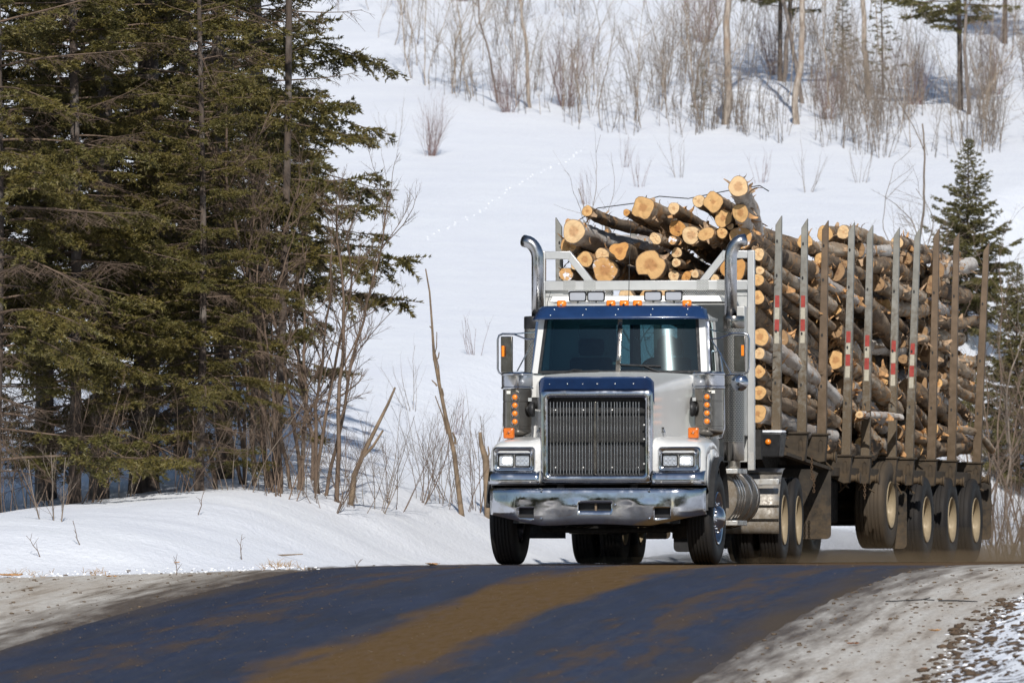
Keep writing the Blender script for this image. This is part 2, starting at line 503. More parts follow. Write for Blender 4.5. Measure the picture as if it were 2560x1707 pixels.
# ---------------------------------------------------------------- terrain
def road_c(Y):
    Y = np.asarray(Y, float); e = np.maximum(Y-108, 0)
    return -0.1 + 0.148*(Y-97) + 0.048*2.5*np.logaddexp(0, (96-Y)/2.5) + 0.0026*e**2/(1 + e/160)
def road_g(Y):
    Y = np.asarray(Y, float)
    sp = lambda a, w: w*np.logaddexp(0, (a-Y)/w)
    return -0.037*sp(104.5, 1.6) + 0.037*sp(62, 5.0)
HALF = 3.33
bank_pts = [(-220, 60), (-90, 84), (-40, 92), (-22, 96), (-14, 98), (-9, 99.6), (-5.8, 101.1), (-3.5, 103.0), (-2.45, 104.8)]
for yy in range(107, 420, 4):
    bank_pts.append((float(road_c(yy)) - HALF - 0.1, yy))
bank_pts = np.array(bank_pts, float)
def bank_dist(X, Y):
    """signed distance to the foot of the ploughed bank, positive on the snow side"""
    best = np.full(X.shape, 1e9)
    for (ax, ay), (bx, by) in zip(bank_pts[:-1], bank_pts[1:]):
        if ay > 200: break
        dx, dy = bx-ax, by-ay
        t = np.clip(((X-ax)*dx + (Y-ay)*dy)/(dx*dx+dy*dy), 0, 1)
        best = np.minimum(best, np.hypot(X-ax-t*dx, Y-ay-t*dy))
    xb = np.interp(Y, bank_pts[:, 1], bank_pts[:, 0])
    side = np.where((X < xb) & (Y > 60), 1.0, -1.0)
    return best*side
def hill(Y):
    e = np.maximum(Y-116, 0); e = e*e/(e+6)
    f = 0.105*e + 0.00026*np.minimum(e, 300)**2 + np.maximum(e-300, 0)*0.15
    return np.minimum(f, 90 + 0.05*f)
def ground(X, Y, detail=True):
    X = np.asarray(X, float); Y = np.asarray(Y, float)
    u = (X - road_c(Y))*0.985
    g = road_g(Y)
    d = bank_dist(X, Y)
    # left side: shoulder, ploughed bank, then the field and the hill
    n1 = fbm(X*0.35+3, Y*0.35, 3); n2 = fbm(X*1.3, Y*1.3+9, 3)
    crest = np.interp(X, [-30, -9, -6.0, -5.2, -4.4, -3.5, -2.2, -1.3, -0.4, 1.2, 4.0, 12], [0.56, 0.54, 0.62, 0.78, 0.88, 0.98, 0.98, 0.88, 0.76, 0.56, 0.42, 0.40])
    crest = crest + 0.16*n1
    wd = np.interp(X, [-9, -5, -3, -1.5], [5.5, 4.8, 3.2, 2.4])
    up = sstep(0.0, 1.0, (d + 0.5*n1)/wd)**0.85
    down = sstep(0.95, 2.6, d/wd)
    bank = crest*up - (crest-0.25)*down*0.75 + 0.05*n2*up
    bank = np.where(d > 0, bank, 0)
    left = g*(1-sstep(0, 9, d)) + bank + hill(Y)*sstep(1.0, 7, d)
    far = sstep(8, 30, d)*(Y > 112)
    left = left + far*(0.5*fbm(X*0.11, Y*0.05, 3) + 0.22*fbm(X*0.5, Y*0.2, 3))
    left = left + np.where(d > 0, 0.02*fbm(X*4, Y*4, 2), 0)
    # a low hummock in the brush line on the hill
    left = left + 0.35*np.exp(-((X-4.7)/1.2)**2 - ((Y-195)/1.8)**2)
    # right side: shoulder then a dirty ploughed ridge
    base = HALF + np.interp(Y, [70, 80, 88, 97, 105, 118], [2.1, 1.98, 1.80, 1.80, 2.6, 5.0])
    v = u - base
    lump = 0.16*fbm(X*1.4, Y*1.4, 4)+0.10*np.abs(fbm(X*5, Y*5, 3))
    ridge = np.where(v > -0.3, sstep(-0.3, 2.6, v)*(0.62 + lump*1.9) + sstep(0, .5, v)*(lump*0.9 + 0.10*np.abs(fbm(X*2.6+7, Y*2.6, 4))), 0)*np.interp(Y, [100, 112], [1, 0.25])
    right = g + ridge + 0.012*fbm(X*2.2, Y*1.0, 3)*sstep(HALF, HALF+.4, u)
    right = right + sstep(25, 200, v)*12
    z = np.where(u < 0, left, right)
    inroad = 1 - sstep(HALF-0.25, HALF+0.05, np.abs(u))
    z = z - 0.06*inroad*(d < 0.0)
    return z

def axis(parts):
    out = []
    for a, b, st in parts:
        out += list(np.arange(a, b, st))
    return np.array(out + [parts[-1][1]])
xs = axis([(-3000, -600, 300), (-600, -100, 60), (-100, -34, 8), (-34, -18, 1.2), (-18, 18, 0.2), (18, 34, 1.0), (34, 100, 8), (100, 600, 60), (600, 3000, 300)])
ys = axis([(-3000, -200, 350), (-200, 0, 25), (0, 70, 5), (70, 77, 1), (77, 122, 0.2), (122, 150, 0.7), (150, 260, 0.8), (260, 360, 4), (360, 600, 30), (600, 3000, 300)])
XX, YY = np.meshgrid(xs, ys)
ZZ = ground(XX, YY)
def ground_at(x, y):
    i = min(max(int(np.searchsorted(ys, y))-1, 0), len(ys)-2); j = min(max(int(np.searchsorted(xs, x))-1, 0), len(xs)-2)
    fy = (y-ys[i])/(ys[i+1]-ys[i]); fx = (x-xs[j])/(xs[j+1]-xs[j])
    return float((ZZ[i, j]*(1-fx)+ZZ[i, j+1]*fx)*(1-fy) + (ZZ[i+1, j]*(1-fx)+ZZ[i+1, j+1]*fx)*fy)
ny, nx = XX.shape
V = np.stack([XX, YY, ZZ], -1).reshape(-1, 3)
idx = np.arange(ny*nx).reshape(ny, nx)
F = np.stack([idx[:-1, :-1], idx[:-1, 1:], idx[1:, 1:], idx[1:, :-1]], -1).reshape(-1, 4)
U = (XX-road_c(YY))*0.985
DD = bank_dist(XX, YY)
dirt = np.where(U < 0, 1-sstep(-0.35, 0.25, DD+0.25*fbm(XX*3, YY*3, 3)), 1.0)
rbase = HALF + np.interp(YY, [70, 80, 88, 97, 105, 118], [2.1, 1.98, 1.80, 1.80, 2.6, 5.0])
vr = U - rbase
dirt = np.where(U > 0, 1 - sstep(-0.3, 0.5, vr), dirt)
clod = np.where((U > 0), sstep(-0.2, 0.3, vr)*(1-sstep(3.5, 6, vr)), 0)
me = bpy.data.meshes.new('snowfield')
t = NT('snow'); ob = t.co('Object')
dm = t.attr('dirt'); cm = t.attr('clod'); ua = t.attr('lat')
n1 = t.noise(0.8, ob, 6, 0.6); n2 = t.noise(6, ob, 6, 0.65)
snowc = t.mix(t.fr(n1, 0.3, 0.7), (0.83, 0.85, 0.90), (0.88, 0.90, 0.93))
# frozen shoulder: grey ice with sand dragged along the road direction
along = t.n('CombineXYZ', i0=t.math('MULTIPLY', ua, 5.0), i1=t.math('MULTIPLY', t.n('SeparateXYZ', i0=ob).outputs[1], 0.30)).outputs[0]
g1 = t.noise(1.0, along, 6, 0.62)
g2 = t.noise(55, ob, 3, 0.7)
sh = t.ramp(g1, [(0.26, (0.17, 0.13, 0.09)), (0.36, (0.40, 0.335, 0.26)), (0.44, (0.55, 0.49, 0.41)), (0.62, (0.66, 0.62, 0.55))])
edge = t.fr(t.math('ADD', t.math('ABSOLUTE', ua), t.fr(g1, 0.3, 0.7, -0.55, 0.55)), HALF-0.1, HALF+0.95, 1.0, 0.0)
sh = t.mix(edge, sh, (0.085, 0.062, 0.042))
sh = t.mix(t.fr(t.noise(1.0, t.n('CombineXYZ', i0=t.math('MULTIPLY', ua, 16.0), i1=t.math('MULTIPLY', t.n('SeparateXYZ', i0=ob).outputs[1], 2.2)).outputs[0], 6, 0.75), 0.42, 0.68, 0, 0.4), sh, (0.22, 0.17, 0.12))
sh = t.mix(t.fr(g2, 0.58, 0.68, 0, 0.7), sh, (0.10, 0.07, 0.045))
c = t.mix(t.fr(t.math('ADD', dm, t.fr(n2, 0.3, 0.7, -0.12, 0.12)), 0.3, 0.7), snowc, sh)
clodn = t.noise(6.5, t.co('Object', scale=(1, 0.75, 2)), 6, 0.7, 0.4)
ck = t.math('MULTIPLY', cm, t.fr(clodn, 0.535, 0.56))
c = t.mix(ck, c, t.mix(n2, (0.07, 0.046, 0.028), (0.14, 0.10, 0.065)))
t.p(Base_Color=c, Roughness=t.fr(dm, 0.3, 0.8, 0.55, 0.6))
# wind crust: thin streaks slanting down the bank
crust = t.co('Object', rot=(0, 0, R(35)), scale=(9, 2.2, 6))
h = t.math('ADD', t.math('MULTIPLY', t.noise(1.6, crust, 5, 0.6), 0.9), t.math('MULTIPLY', t.noise(9, ob, 5, 0.6), 0.5))
h = t.math('ADD', h, t.math('MULTIPLY', ck, 0.6))
h = t.math('ADD', h, t.math('MULTIPLY', t.noise(1.0, t.co('Object', scale=(0.35, 1.3, 1)), 5, 0.6), 1.0))
h = t.math('MULTIPLY', h, t.fr(cm, 0, 1, 1.0, 0.35))
t.bump(h, 0.6, 0.05)
M['snow'] = t.m
gme = np_mesh('snowfield', V, F, M['snow'], {'dirt': dirt.ravel(), 'clod': clod.ravel(), 'lat': U.ravel()}, smooth=True)
gob = link('snowfield', gme)
tag(gob, 'snow covered field, roadside banks and hillside', 'snow', kind='structure')

# ---------------------------------------------------------------- road
ry = axis([(-160, 60, 6), (60, 78, 1.5), (78, 114, 0.35), (114, 200, 2.0), (200, 330, 8)])
ru = np.linspace(-HALF-0.15, HALF+0.15, 33)
rows = []
sl = np.gradient(road_c(ry), ry)
RX = road_c(ry)[:, None] + ru[None, :]*np.cos(np.arctan(sl))[:, None]
RY = ry[:, None] - ru[None, :]*np.sin(np.arctan(sl))[:, None]
RZ = road_g(ry)[:, None] - 0.012*(np.abs(ru)[None, :]/HALF)**2 + 0*RX
rag = 0.10*fbm(RY*0.9, RX*0.4, 3)
RX[:, 0] += rag[:, 0]; RX[:, -1] += rag[:, -1]
RZ = RZ + 0.004*fbm(RX*1.1, RY*0.6, 3)
RZ[:, 0] -= 0.04; RZ[:, -1] -= 0.04
ny, nx = RX.shape
V = np.stack([RX, RY, RZ], -1).reshape(-1, 3)
idx = np.arange(ny*nx).reshape(ny, nx)
F = np.stack([idx[:-1, :-1], idx[:-1, 1:], idx[1:, 1:], idx[1:, :-1]], -1).reshape(-1, 4)
t = NT('asphalt'); ob = t.co('Object')
la = t.attr('lat'); lg = t.attr('lng')
cv = t.n('CombineXYZ', i0=t.math('MULTIPLY', la, 1.5), i1=t.math('MULTIPLY', lg, 0.16)).outputs[0]
s1 = t.noise(1.0, cv, 6, 0.6, 0.2)
cv2 = t.n('CombineXYZ', i0=t.math('MULTIPLY', la, 3.2), i1=t.math('MULTIPLY', lg, 0.30), i2=3.0).outputs[0]
s2 = t.noise(1.0, cv2, 5, 0.65)
fine = t.noise(60, ob, 3, 0.7)
asp = t.mix(t.fr(fine, 0.35, 0.65), (0.013, 0.021, 0.050), (0.028, 0.039, 0.078))  # blue of the reflected sky is put into the asphalt colour
cv3 = t.n('CombineXYZ', i0=t.math('MULTIPLY', la, 11.0), i1=t.math('MULTIPLY', lg, 1.6)).outputs[0]
s3 = t.noise(1.0, cv3, 6, 0.75)
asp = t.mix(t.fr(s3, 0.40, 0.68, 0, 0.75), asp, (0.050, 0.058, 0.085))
s4 = t.noise(1.0, t.n('CombineXYZ', i0=t.math('MULTIPLY', la, 8.0), i1=t.math('MULTIPLY', lg, 0.07), i2=9.0).outputs[0], 5, 0.6)
asp = t.mix(t.fr(s4, 0.50, 0.68, 0, 0.55), asp, (0.058, 0.050, 0.044))
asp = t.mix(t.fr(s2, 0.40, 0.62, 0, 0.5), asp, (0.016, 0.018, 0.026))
mudc = t.mix(t.fr(fine, 0.3, 0.7), (0.125, 0.072, 0.024), (0.205, 0.122, 0.045))
# mud track dragged down the crown, drifting with the wheels
def band(c0, w):
    return t.fr(t.math('ABSOLUTE', t.math('SUBTRACT', la, c0)), 0.0, w, 1.0, 0.0)
drift = t.math('ADD', t.math('MULTIPLY', t.math('SUBTRACT', 105.0, lg), 0.0), 0.30)
cen = t.math('ADD', band(drift, 1.2), t.fr(s1, 0.3, 0.7, -0.28, 0.28))
k = t.fr(cen, 0.28, 0.62)
k2 = t.math('MULTIPLY', t.fr(t.math('ADD', band(-2.0, 1.1), t.fr(s2, 0.35, 0.7, -0.9, 0.5)), 0.35, 0.9), 0.45)
k3 = t.math('MULTIPLY', t.fr(t.math('ADD', band(2.3, 1.2), t.fr(s2, 0.35, 0.7, -0.9, 0.5)), 0.35, 0.9), 0.5)
ke = t.fr(t.math('ADD', t.math('ABSOLUTE', la), t.fr(s1, 0.3, 0.7, -0.35, 0.35)), HALF-0.50, HALF+0.10)
kk = t.math('MAXIMUM', t.math('MAXIMUM', k, k2), k3)
far = t.fr(lg, 107, 113)
kk = t.math('MAXIMUM', kk, t.math('MULTIPLY', far, 0.85))
mudc = t.mix(t.fr(s3, 0.42, 0.66, 0, 0.6), mudc, (0.055, 0.035, 0.016))
kk = t.math('MULTIPLY', kk, t.fr(s3, 0.30, 0.55, 0.55, 1.0))
c = t.mix(kk, asp, mudc)
c = t.mix(t.math('MULTIPLY', ke, 0.9), c, t.mix(fine, (0.06, 0.045, 0.032), (0.12, 0.092, 0.066)))
spk = t.n('TexVoronoi', Vector=ob, Scale=34.0).outputs['Distance']
c = t.mix(t.math('MULTIPLY', t.fr(spk, 0.10, 0.20, 1, 0), t.fr(t.noise(9, ob, 2), 0.42, 0.55)), c, (0.20, 0.15, 0.105))
wet = t.math('SUBTRACT', 1.0, t.math('MAXIMUM', kk, ke), True)
t.p(Base_Color=c, Roughness=t.fr(wet, 0, 1, 0.95, 0.62), Specular_IOR_Level=t.fr(wet, 0, 1, 0.08, 0.30))
t.bump(t.math('ADD', t.noise(75, ob, 3, 0.7), t.math('MULTIPLY', t.noise(14, ob, 3), 0.6)), 0.7, 0.012)
M['asphalt'] = t.m
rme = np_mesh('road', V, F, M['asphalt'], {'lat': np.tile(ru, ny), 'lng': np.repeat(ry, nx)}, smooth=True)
rob = link('road', rme)
tag(rob, 'dark asphalt road smeared with brown mud along its crown', 'road', kind='structure')
# ---------------------------------------------------------------- the tractor
# local frame: x across (to the right in the picture), y backwards from the bumper, z up
TH = R(8.6)
truck = empty('logging_truck', (0.941, 108.6, 0), -TH)
tag(truck, 'white conventional logging truck with blue visor, chrome grille and bumper', 'truck')

def ngrid(a, b, n): return [a + (b-a)*i/(n-1) for i in range(n)]

# bumper ---------------------------------------------------------------
bx = sorted(set([round(v, 4) for v in ngrid(-1.235, 1.235, 61)] + [-0.87, -0.70, -0.19, 0.185, 0.68, 0.86]))
bz_t = [0.0, 0.03, 0.10, 0.20, 0.30, 0.405, 0.5, 0.56, 0.615, 0.66, 0.72, 0.80, 0.88, 0.94, 0.98, 1.0]
def bump_bottom(x):
    a = abs(x)
    return 0.452 + 0.010*math.cos(a*5) + (max(0, a-0.62)/0.6)*0.105
def bump_y(x):
    a = abs(x)
    return 0.0 if a < 0.86 else 0.62*(a-0.86)**2*2.6
rows = []
zabs = [None]*len(bz_t)
zl = [0.43, 0.447, 0.47, 0.526, 0.56, 0.61, 0.643, 0.66, 0.70, 0.73, 0.77, 0.81, 0.84, 0.858, 0.868, 0.87]
for j, z in enumerate(zl):
    row = []
    for x in bx:
        zb = bump_bottom(x)
        zz = max(z, zb + j*0.0006)
        fr = (zz-zb)/(0.87-zb)
        y = bump_y(x) - 0.012*math.sin(math.pi*fr)
        if fr > 0.93: y += 0.05*((fr-0.93)/0.07)**2
        if fr < 0.10: y += 0.03*((0.10-fr)/0.10)**2
        if fr < 0.62: y += 0.004*math.sin(x*7.1+zz*9)+0.003*math.sin(x*15+2)
        row.append((x, y, zz))
    rows.append(row)
def hole(i, j):
    xm = (bx[j]+bx[j+1])/2; zm = (zl[i]+zl[i+1])/2
    if 0.526 < zm < 0.643 and (-0.87 < xm < -0.70 or 0.68 < xm < 0.86): return True
    return 0.61 < zm < 0.70 and -0.19 < xm < 0.185
b = MB(); b.grid(rows, hole)
bumper = b.build('bumper', M['chrome'], truck, smooth=50, solid=0.012)
for x in (-0.62, -0.615, -0.36, -0.24, 0.24, 0.62, 0.625):
    pass
for x, z in ((-0.615, 0.835), (-0.615, 0.52), (0.615, 0.835), (0.62, 0.52), (-0.235, 0.675), (0.23, 0.675)):
    q = MB().lathe([(0.0, -0.022), (0.010, -0.020), (0.015, -0.012), (0.016, 0.0)], (x, bump_y(x)-0.012, z), 'y', 10)
    q.build('bolt', M['chrome'], bumper)
q = MB().lathe([(0.014, 0), (0.014, 0.09)], (0.0, 0.05, 0.61), 'z', 10, True); q.build('tow_pin', M['snag_wood'], bumper)
q = MB().box(-0.95, 0.95, 0.09, 0.16, 0.47, 0.80); q.build('bumper_beam', M['black_plastic'], truck)

# grille ---------------------------------------------------------------
def frame_loops(o, i, ys, r_o, r_i):
    L = []
    for (x0, x1, z0, z1, y, r) in ys:
        L.append([(px, y, pz) for px, pz in rrect(x0, x1, z0, z1, r, 6)])
    return L
b = MB()
b.loops(frame_loops(0, 0, [(-.643, .643, .905, 1.995, .30, .06), (-.643, .643, .905, 1.995, .12, .06), (-.632, .632, .916, 1.984, .10, .055),
        (-.585, .585, .985, 1.925, .085, .05), (-.562, .562, 1.005, 1.895, .098, .045), (-.555, .555, 1.010, 1.887, .115, .045), (-.555, .555, 1.010, 1.887, .24, .045)], 0, 0))
grille = b.build('grille_surround', M['chrome'], truck, smooth=50)
q = MB().box(-.60, .60, .26, .275, .95, 1.93); q.build('radiator_screen', M['black_plastic'], truck)
q = MB()
for z in (1.10, 1.42, 1.75): q.box(-.545, .545, .185, .20, z-.012, z+.012)
q.build('grille_crossbar', M['black_plastic'], truck)
bar = MB().box(-.0040, .0040, .135, .152, 1.022, 1.842).mesh('grille_bar', M['stack_chrome'])
for k in range(-14, 15):
    if k == 0: continue
    o = link('grille_bar', bar, truck); o.location = (-.02 + k*.0362, 0, 0)
    o.rotation_euler = (0, R(random.Random(k).uniform(-.25, .25)), 0)
q = MB().box(-.036, -.004, .125, .155, 1.02, 1.845); q.build('grille_center_bar', M['satin_steel'], truck, bevel=.004)
for x in (-.48, -.16, .17, .47):
    for z in (1.10, 1.75):
        MB().lathe([(0, -.012), (.008, -.010), (.011, 0)], (x, .182, z), 'y', 8).build('screw', M['aluminium'], truck)
for z in (1.14, 1.42, 1.58):
    MB().lathe([(0, -.012), (.010, -.010), (.013, 0)], (.535, .16, z), 'y', 8).build('screw', M['aluminium'], truck)

# bug deflector on the nose -----------------------------------------------
rows = []
for fz in ngrid(0, 1, 7):
    row = []
    for fx in ngrid(-1, 1, 41):
        a = abs(fx); x = .655*fx
        zt = 2.125 - (0 if a < .90 else ((a-.90)/.10)**2*.06)
        zb = 1.975 if a < .93 else 1.975 - ((a-.93)/.07)*.16
        z = zb + (zt-zb)*fz
        y = .095 - .075*fz + (0 if a < .86 else 1.9*(a-.86)**2*2) + .006*math.sin(fx*9)
        row.append((x, y, z))
    rows.append(row)
q = MB(); q.grid(rows); defl = q.build('bug_deflector', M['blue_paint'], truck, smooth=50, solid=.008)
for x in (-.53, -.325, -.15, .015, .22, .43):
    MB().lathe([(0, -.007), (.006, -.005), (.008, 0)], (x, .05, 2.045), 'y', 8).build('rivet', M['aluminium'], defl)

# hood ------------------------------------------------------------------
def hood_sec(y, w, zt, zb, r, crown):
    P = []
    P.append((-w*1.02, y, zb)); P.append((-w, y, (zb+zt-r)/2)); 
    for k in range(7):
        a = R(180-90*k/6); P.append((-(w-r)+r*math.cos(a), y, zt-r+r*math.sin(a)))
    for f in ngrid(-.8, .8, 7):
        P.append((f*(w-r), y, zt+crown*(1-f*f)))
    for k in range(7):
        a = R(90-90*k/6); P.append(((w-r)+r*math.cos(a), y, zt-r+r*math.sin(a)))
    P.append((w, y, (zb+zt-r)/2)); P.append((w*1.02, y, zb))
    return P
L = []
for f in ngrid(0, 1, 12):
    y = .14 + f*1.74
    w = .64 + (.965-.64)*f**1.15
    L.append(hood_sec(y, w, 1.985+.20*f**0.9, .95+.35*f, .06+.09*f, .012+.02*f))
q = MB(); q.loops(L, closed=False); q.build('hood', M['white_paint'], truck, smooth=60)
for s in (-1, 1):   # latch on each side of the hood
    q = MB().tube([(s*.70, .50, 1.52), (s*.72, .46, 1.53), (s*.735, .46, 1.50), (s*.73, .50, 1.47)], .008, 6)
    q.box(s*.70-.02, s*.70+.02, .49, .51, 1.50, 1.56); q.build('hood_latch', M['chrome'], truck)

# fenders ---------------------------------------------------------------
def fender(s):
    rows = []
    prof = [(.17, .90), (.13, .96), (.115, 1.06), (.115, 1.22), (.13, 1.31), (.17, 1.365), (.26, 1.40), (.42, 1.42), (.70, 1.44),
            (1.05, 1.46), (1.35, 1.42), (1.58, 1.28), (1.70, 1.05), (1.72, .92)]
    for x, dy, dz, sq in ((.60, .02, .06, 1), (.68, .0, .03, 1), (.80, 0, 0, 1), (1.0, 0, 0, 1), (1.12, .01, -.012, 1), (1.18, .035, -.035, 1), (1.225, .085, -.075, 1), (1.24, .14, -.14, 1)):
        row = []
        for y, z in prof:
            k = min(1, max(0, (z-.95)/.3))
            yy = y + dy*(1 if y < .6 else -1.0)
            row.append((s*x, yy, z + dz*k))
        rows.append(row)
    # outer skin down to the arch edge
    q = MB(); q.grid(rows)
    # arch side: from the outer edge of the top sheet down to the wheel opening
    arch = []
    for y, z in [r[1:] for r in rows[-1]]:
        a = math.atan2(max(z-.53, .05), y-1.04)
        arch.append((s*1.24, 1.04+.64*math.cos(a), max(.60, .53+.64*math.sin(a))))
    q.grid([rows[-1], arch])
    return q.build('fender', M['white_paint'], truck, smooth=50, solid=.01)
for s in (-1, 1):
    fd = fender(s)
    # rubber flare round the arch
    L = []
    for a in ngrid(172, 8, 26):
        ca, sa = math.cos(R(a)), math.sin(R(a))
        L.append([(s*1.235, 1.04+.655*ca, .56+.66*sa), (s*1.30, 1.04+.67*ca, .56+.675*sa), (s*1.315, 1.04+.62*ca, .56+.625*sa), (s*1.24, 1.04+.61*ca, .56+.61*sa)])
    q = MB(); q.loops(L); q.build('fender_flare', M['black_rubber'], truck, smooth=50)
    q = MB()      # dark wheel-house liner
    L = [[(s*x, 1.04+.63*math.cos(R(a)), .56+.63*math.sin(R(a))) for x in (.58, .95, 1.235)] for a in ngrid(175, 5, 18)]
    q.grid(L); q.build('wheel_liner', M['black_plastic'], truck)
    # headlight panel: bright pressed plate
    lo, hi = sorted((s*.70, s*1.185))
    q = MB()
    q.loops([[(px, y, pz) for px, pz in rrect(lo+e, hi-e, 1.058+e, 1.335-e, .045, 5)] for y, e in ((.16, 0), (.105, 0), (.085, .012), (.088, .035), (.094, .045))])
    pl = q.build('headlight_panel', M['chrome'], truck, smooth=50)
    q = MB().prism(rrect(lo+.03, hi-.03, 1.085, 1.305, .03, 4), 'y', .094, .11); q.build('panel_recess', M['aluminium'], pl)
    a0, a1 = sorted((s*.735, s*1.14))
    q = MB()
    q.loops([[(px, y, pz) for px, pz in rrect(a0+e, a1-e, 1.085+e, 1.268-e, .022, 4)] for y, e in ((.10, -.004), (.075, 0), (.066, .006), (.07, .014), (.09, .018))])
    bz = q.build('headlight_bezel', M['chrome'], truck, smooth=50)
    mid = (a0+a1)/2
    for inner in (0, 1):
        sgn = s if not inner else -s
        cx = mid + sgn*.093
        hd = MB().loops([[(px, y, pz) for px, pz in rrect(cx-.088+e, cx+.088-e, 1.110+e, 1.246-e, .014, 4)] for y, e in ((.095, 0), (.066, 0), (.062, .004), (.066, .010), (.082, .012))]).build('headlight', M['black_plastic'], truck, smooth=50)
        q = MB().prism(rrect(cx-.077, cx+.077, 1.121, 1.235, .010, 3), 'y', .078, .086); q.build('lens', M['lamp_lens'], hd)
        if not inner:
            q = MB()
            for i in range(3):
                for j in range(2):
                    q.lathe([(0, -.004), (.013, -.003), (.016, .004)], (cx-s*.012+(i-1)*.034, .074, 1.162+j*.034), 'y', 10)
            q.build('led_cluster', M['led_glow'], hd)
        else:
            q = MB()
            for i in range(3):
                for j in range(2):
                    q.lathe([(.022, -.002), (.018, .006), (.0, .004)], (cx+(i-1)*.048, .074, 1.155+j*.048), 'y', 12)
            q.build('reflector', M['chrome'], hd)
    # bright lip below the lamps
    lo, hi = sorted((s*.648, s*1.235))
    q = MB()
    r1 = []
    for y, z in ((.20, 1.07), (.10, 1.062), (.055, 1.035), (.035, 1.005), (.03, .95), (.035, .915), (.06, .905)):
        r1.append([(x, y + (.20*max(0, abs(x)-1.12)**1.4*6), z) for x in ngrid(lo, hi, 15)])
    q.grid(r1); tr = q.build('fender_trim', M['chrome'], truck, smooth=50, solid=.006)
    for x in (s*.75, s*1.10):
        MB().lathe([(0, -.008), (.008, -.006), (.010, 0)], (x, .034, .935), 'y', 8).build('bolt', M['aluminium'], tr)
    # square amber marker on the fender top
    cx = s*1.075 + (-.03 if s > 0 else 0)
    q = MB().loops([[(px, y, pz) for px, pz in rrect(cx-.06+e, cx+.06-e, 1.435+e, 1.555-e, .016, 4)] for y, e in ((.62, .0), (.555, 0), (.545, .008), (.548, .03), (.540, .05))])
    mk = q.build('marker_lamp', M['amber_dark'], truck, smooth=50)
    MB().box(cx-.02, cx+.02, .58, .63, 1.38, 1.44).build('lamp_foot', M['aluminium'], mk)

# air cleaners ----------------------------------------------------------
for s in (-1, 1):
    cx, cy = s*1.11, 1.45
    ac = empty('air_cleaner', (cx, cy, 0), 0, truck)
    q = MB().lathe([(.05, 1.43), (.05, 1.46), (.10, 1.475), (.155, 1.50), (.165, 1.515), (.165, 1.55), (.160, 1.553), (.160, 1.58), (.165, 1.583), (.165, 1.86),
                    (.161, 1.863), (.161, 1.872), (.165, 1.875), (.165, 2.01), (.155, 2.02)], n=40)
    q.build('canister', M['satin_steel'], ac, smooth=40)
    q = MB().lathe([(.168, 2.005), (.186, 2.015), (.188, 2.03), (.176, 2.04), (.180, 2.06), (.180, 2.165), (.186, 2.17), (.188, 2.185), (.175, 2.20), (.05, 2.215), (0, 2.215)], n=40)
    q.build('chrome_cap', M['chrome'], ac, smooth=40)
    q = MB().lathe([(.0, -.02), (.085, -.02), (.09, 0.0), (.082, .02), (.07, .035), (.05, .05), (.048, .12)], (0, 0, 0), 'x', 24)
    sc = q.build('intake_cover', M['black_plastic'], ac, smooth=40)
    sc.location = (-s*.185, -.06, 1.78); sc.rotation_euler = (0, 0, 0 if s > 0 else math.pi)
    q = MB().box(-.05, .05, -.008, .012, 1.565, 1.985); pl = q.build('lamp_plate', M['satin_steel'], ac, bevel=.004)
    pl.location = (0, -.167, 0)
    for k in range(4):
        z = 1.635 + k*.0935
        l1 = MB().lathe([(.040, .0), (.040, -.014), (.034, -.018), (.029, -.014)], (0, -.176, z), 'y', 20).build('clearance_lamp', M['chrome'], ac, smooth=50)
        MB().lathe([(.030, -.010), (.027, -.020), (.016, -.026), (0, -.028)], (0, -.176, z), 'y', 20).build('amber_lens', M['amber'], l1, smooth=60)
    MB().box(.035, .09, -.168, -.155, 1.955, 1.99).build('sticker', M['sticker'], ac) if s > 0 else MB().box(-.10, -.045, -.155, -.14, 1.955, 1.99).build('sticker', M['sticker'], ac)
    MB().box(-s*.16-.02, -s*.16+.02, -.09, -.05, 1.87, 1.91).build('clamp', M['aluminium'], ac)
    q = MB().tube([(-s*.10, .05, 1.85), (-s*.26, .12, 1.85), (-s*.40, .25, 1.80)], .07, 12); q.build('intake_pipe', M['black_rubber'], ac)
    q = MB().box(-s*.02-.02, -s*.02+.02, -.02, .02, 1.38, 1.45); q.box(-s*.25-.15, -s*.25+.15, -.02, .03, 1.41, 1.43); q.build('bracket', M['dark_chassis'], ac)

# cab -------------------------------------------------------------------
def ws(x, fz):      # windshield surface, fz 0 bottom .. 1 top
    return (x*(1-.06*fz), 1.86 + .205*fz + .135*x*x, 2.20 + .66*fz)
WX = .950
q = MB()
# lower body and cowl
q.box(-1.02, 1.02, 2.02, 3.05, 1.10, 2.19)
q.box(-1.0, 1.0, 1.78, 2.02, 1.20, 2.17)
# A pillars
for s in (-1, 1):
    rows = []
    for fz in ngrid(0, 1, 6):
        x0, y0, z0 = ws(WX, fz)
        xo = 1.032 - .055*fz
        rows.append([(s*(x0-.03), y0+.015, z0), (s*x0, y0-.006, z0), (s*(xo-.015), y0+.015, z0), (s*xo, y0+.06, z0), (s*xo, y0+.14, z0), (s*(x0-.03), y0+.14, z0)])
    q.loops(rows)
    # rear pillar and rails above / below the side window
    q.hexa([(s*1.02, 2.80, 2.19), (s*1.02, 3.05, 2.19), (s*.95, 3.05, 2.19), (s*.95, 2.80, 2.19), (s*.97, 2.80, 2.86), (s*.97, 3.05, 2.86), (s*.91, 3.05, 2.86), (s*.91, 2.80, 2.86)])
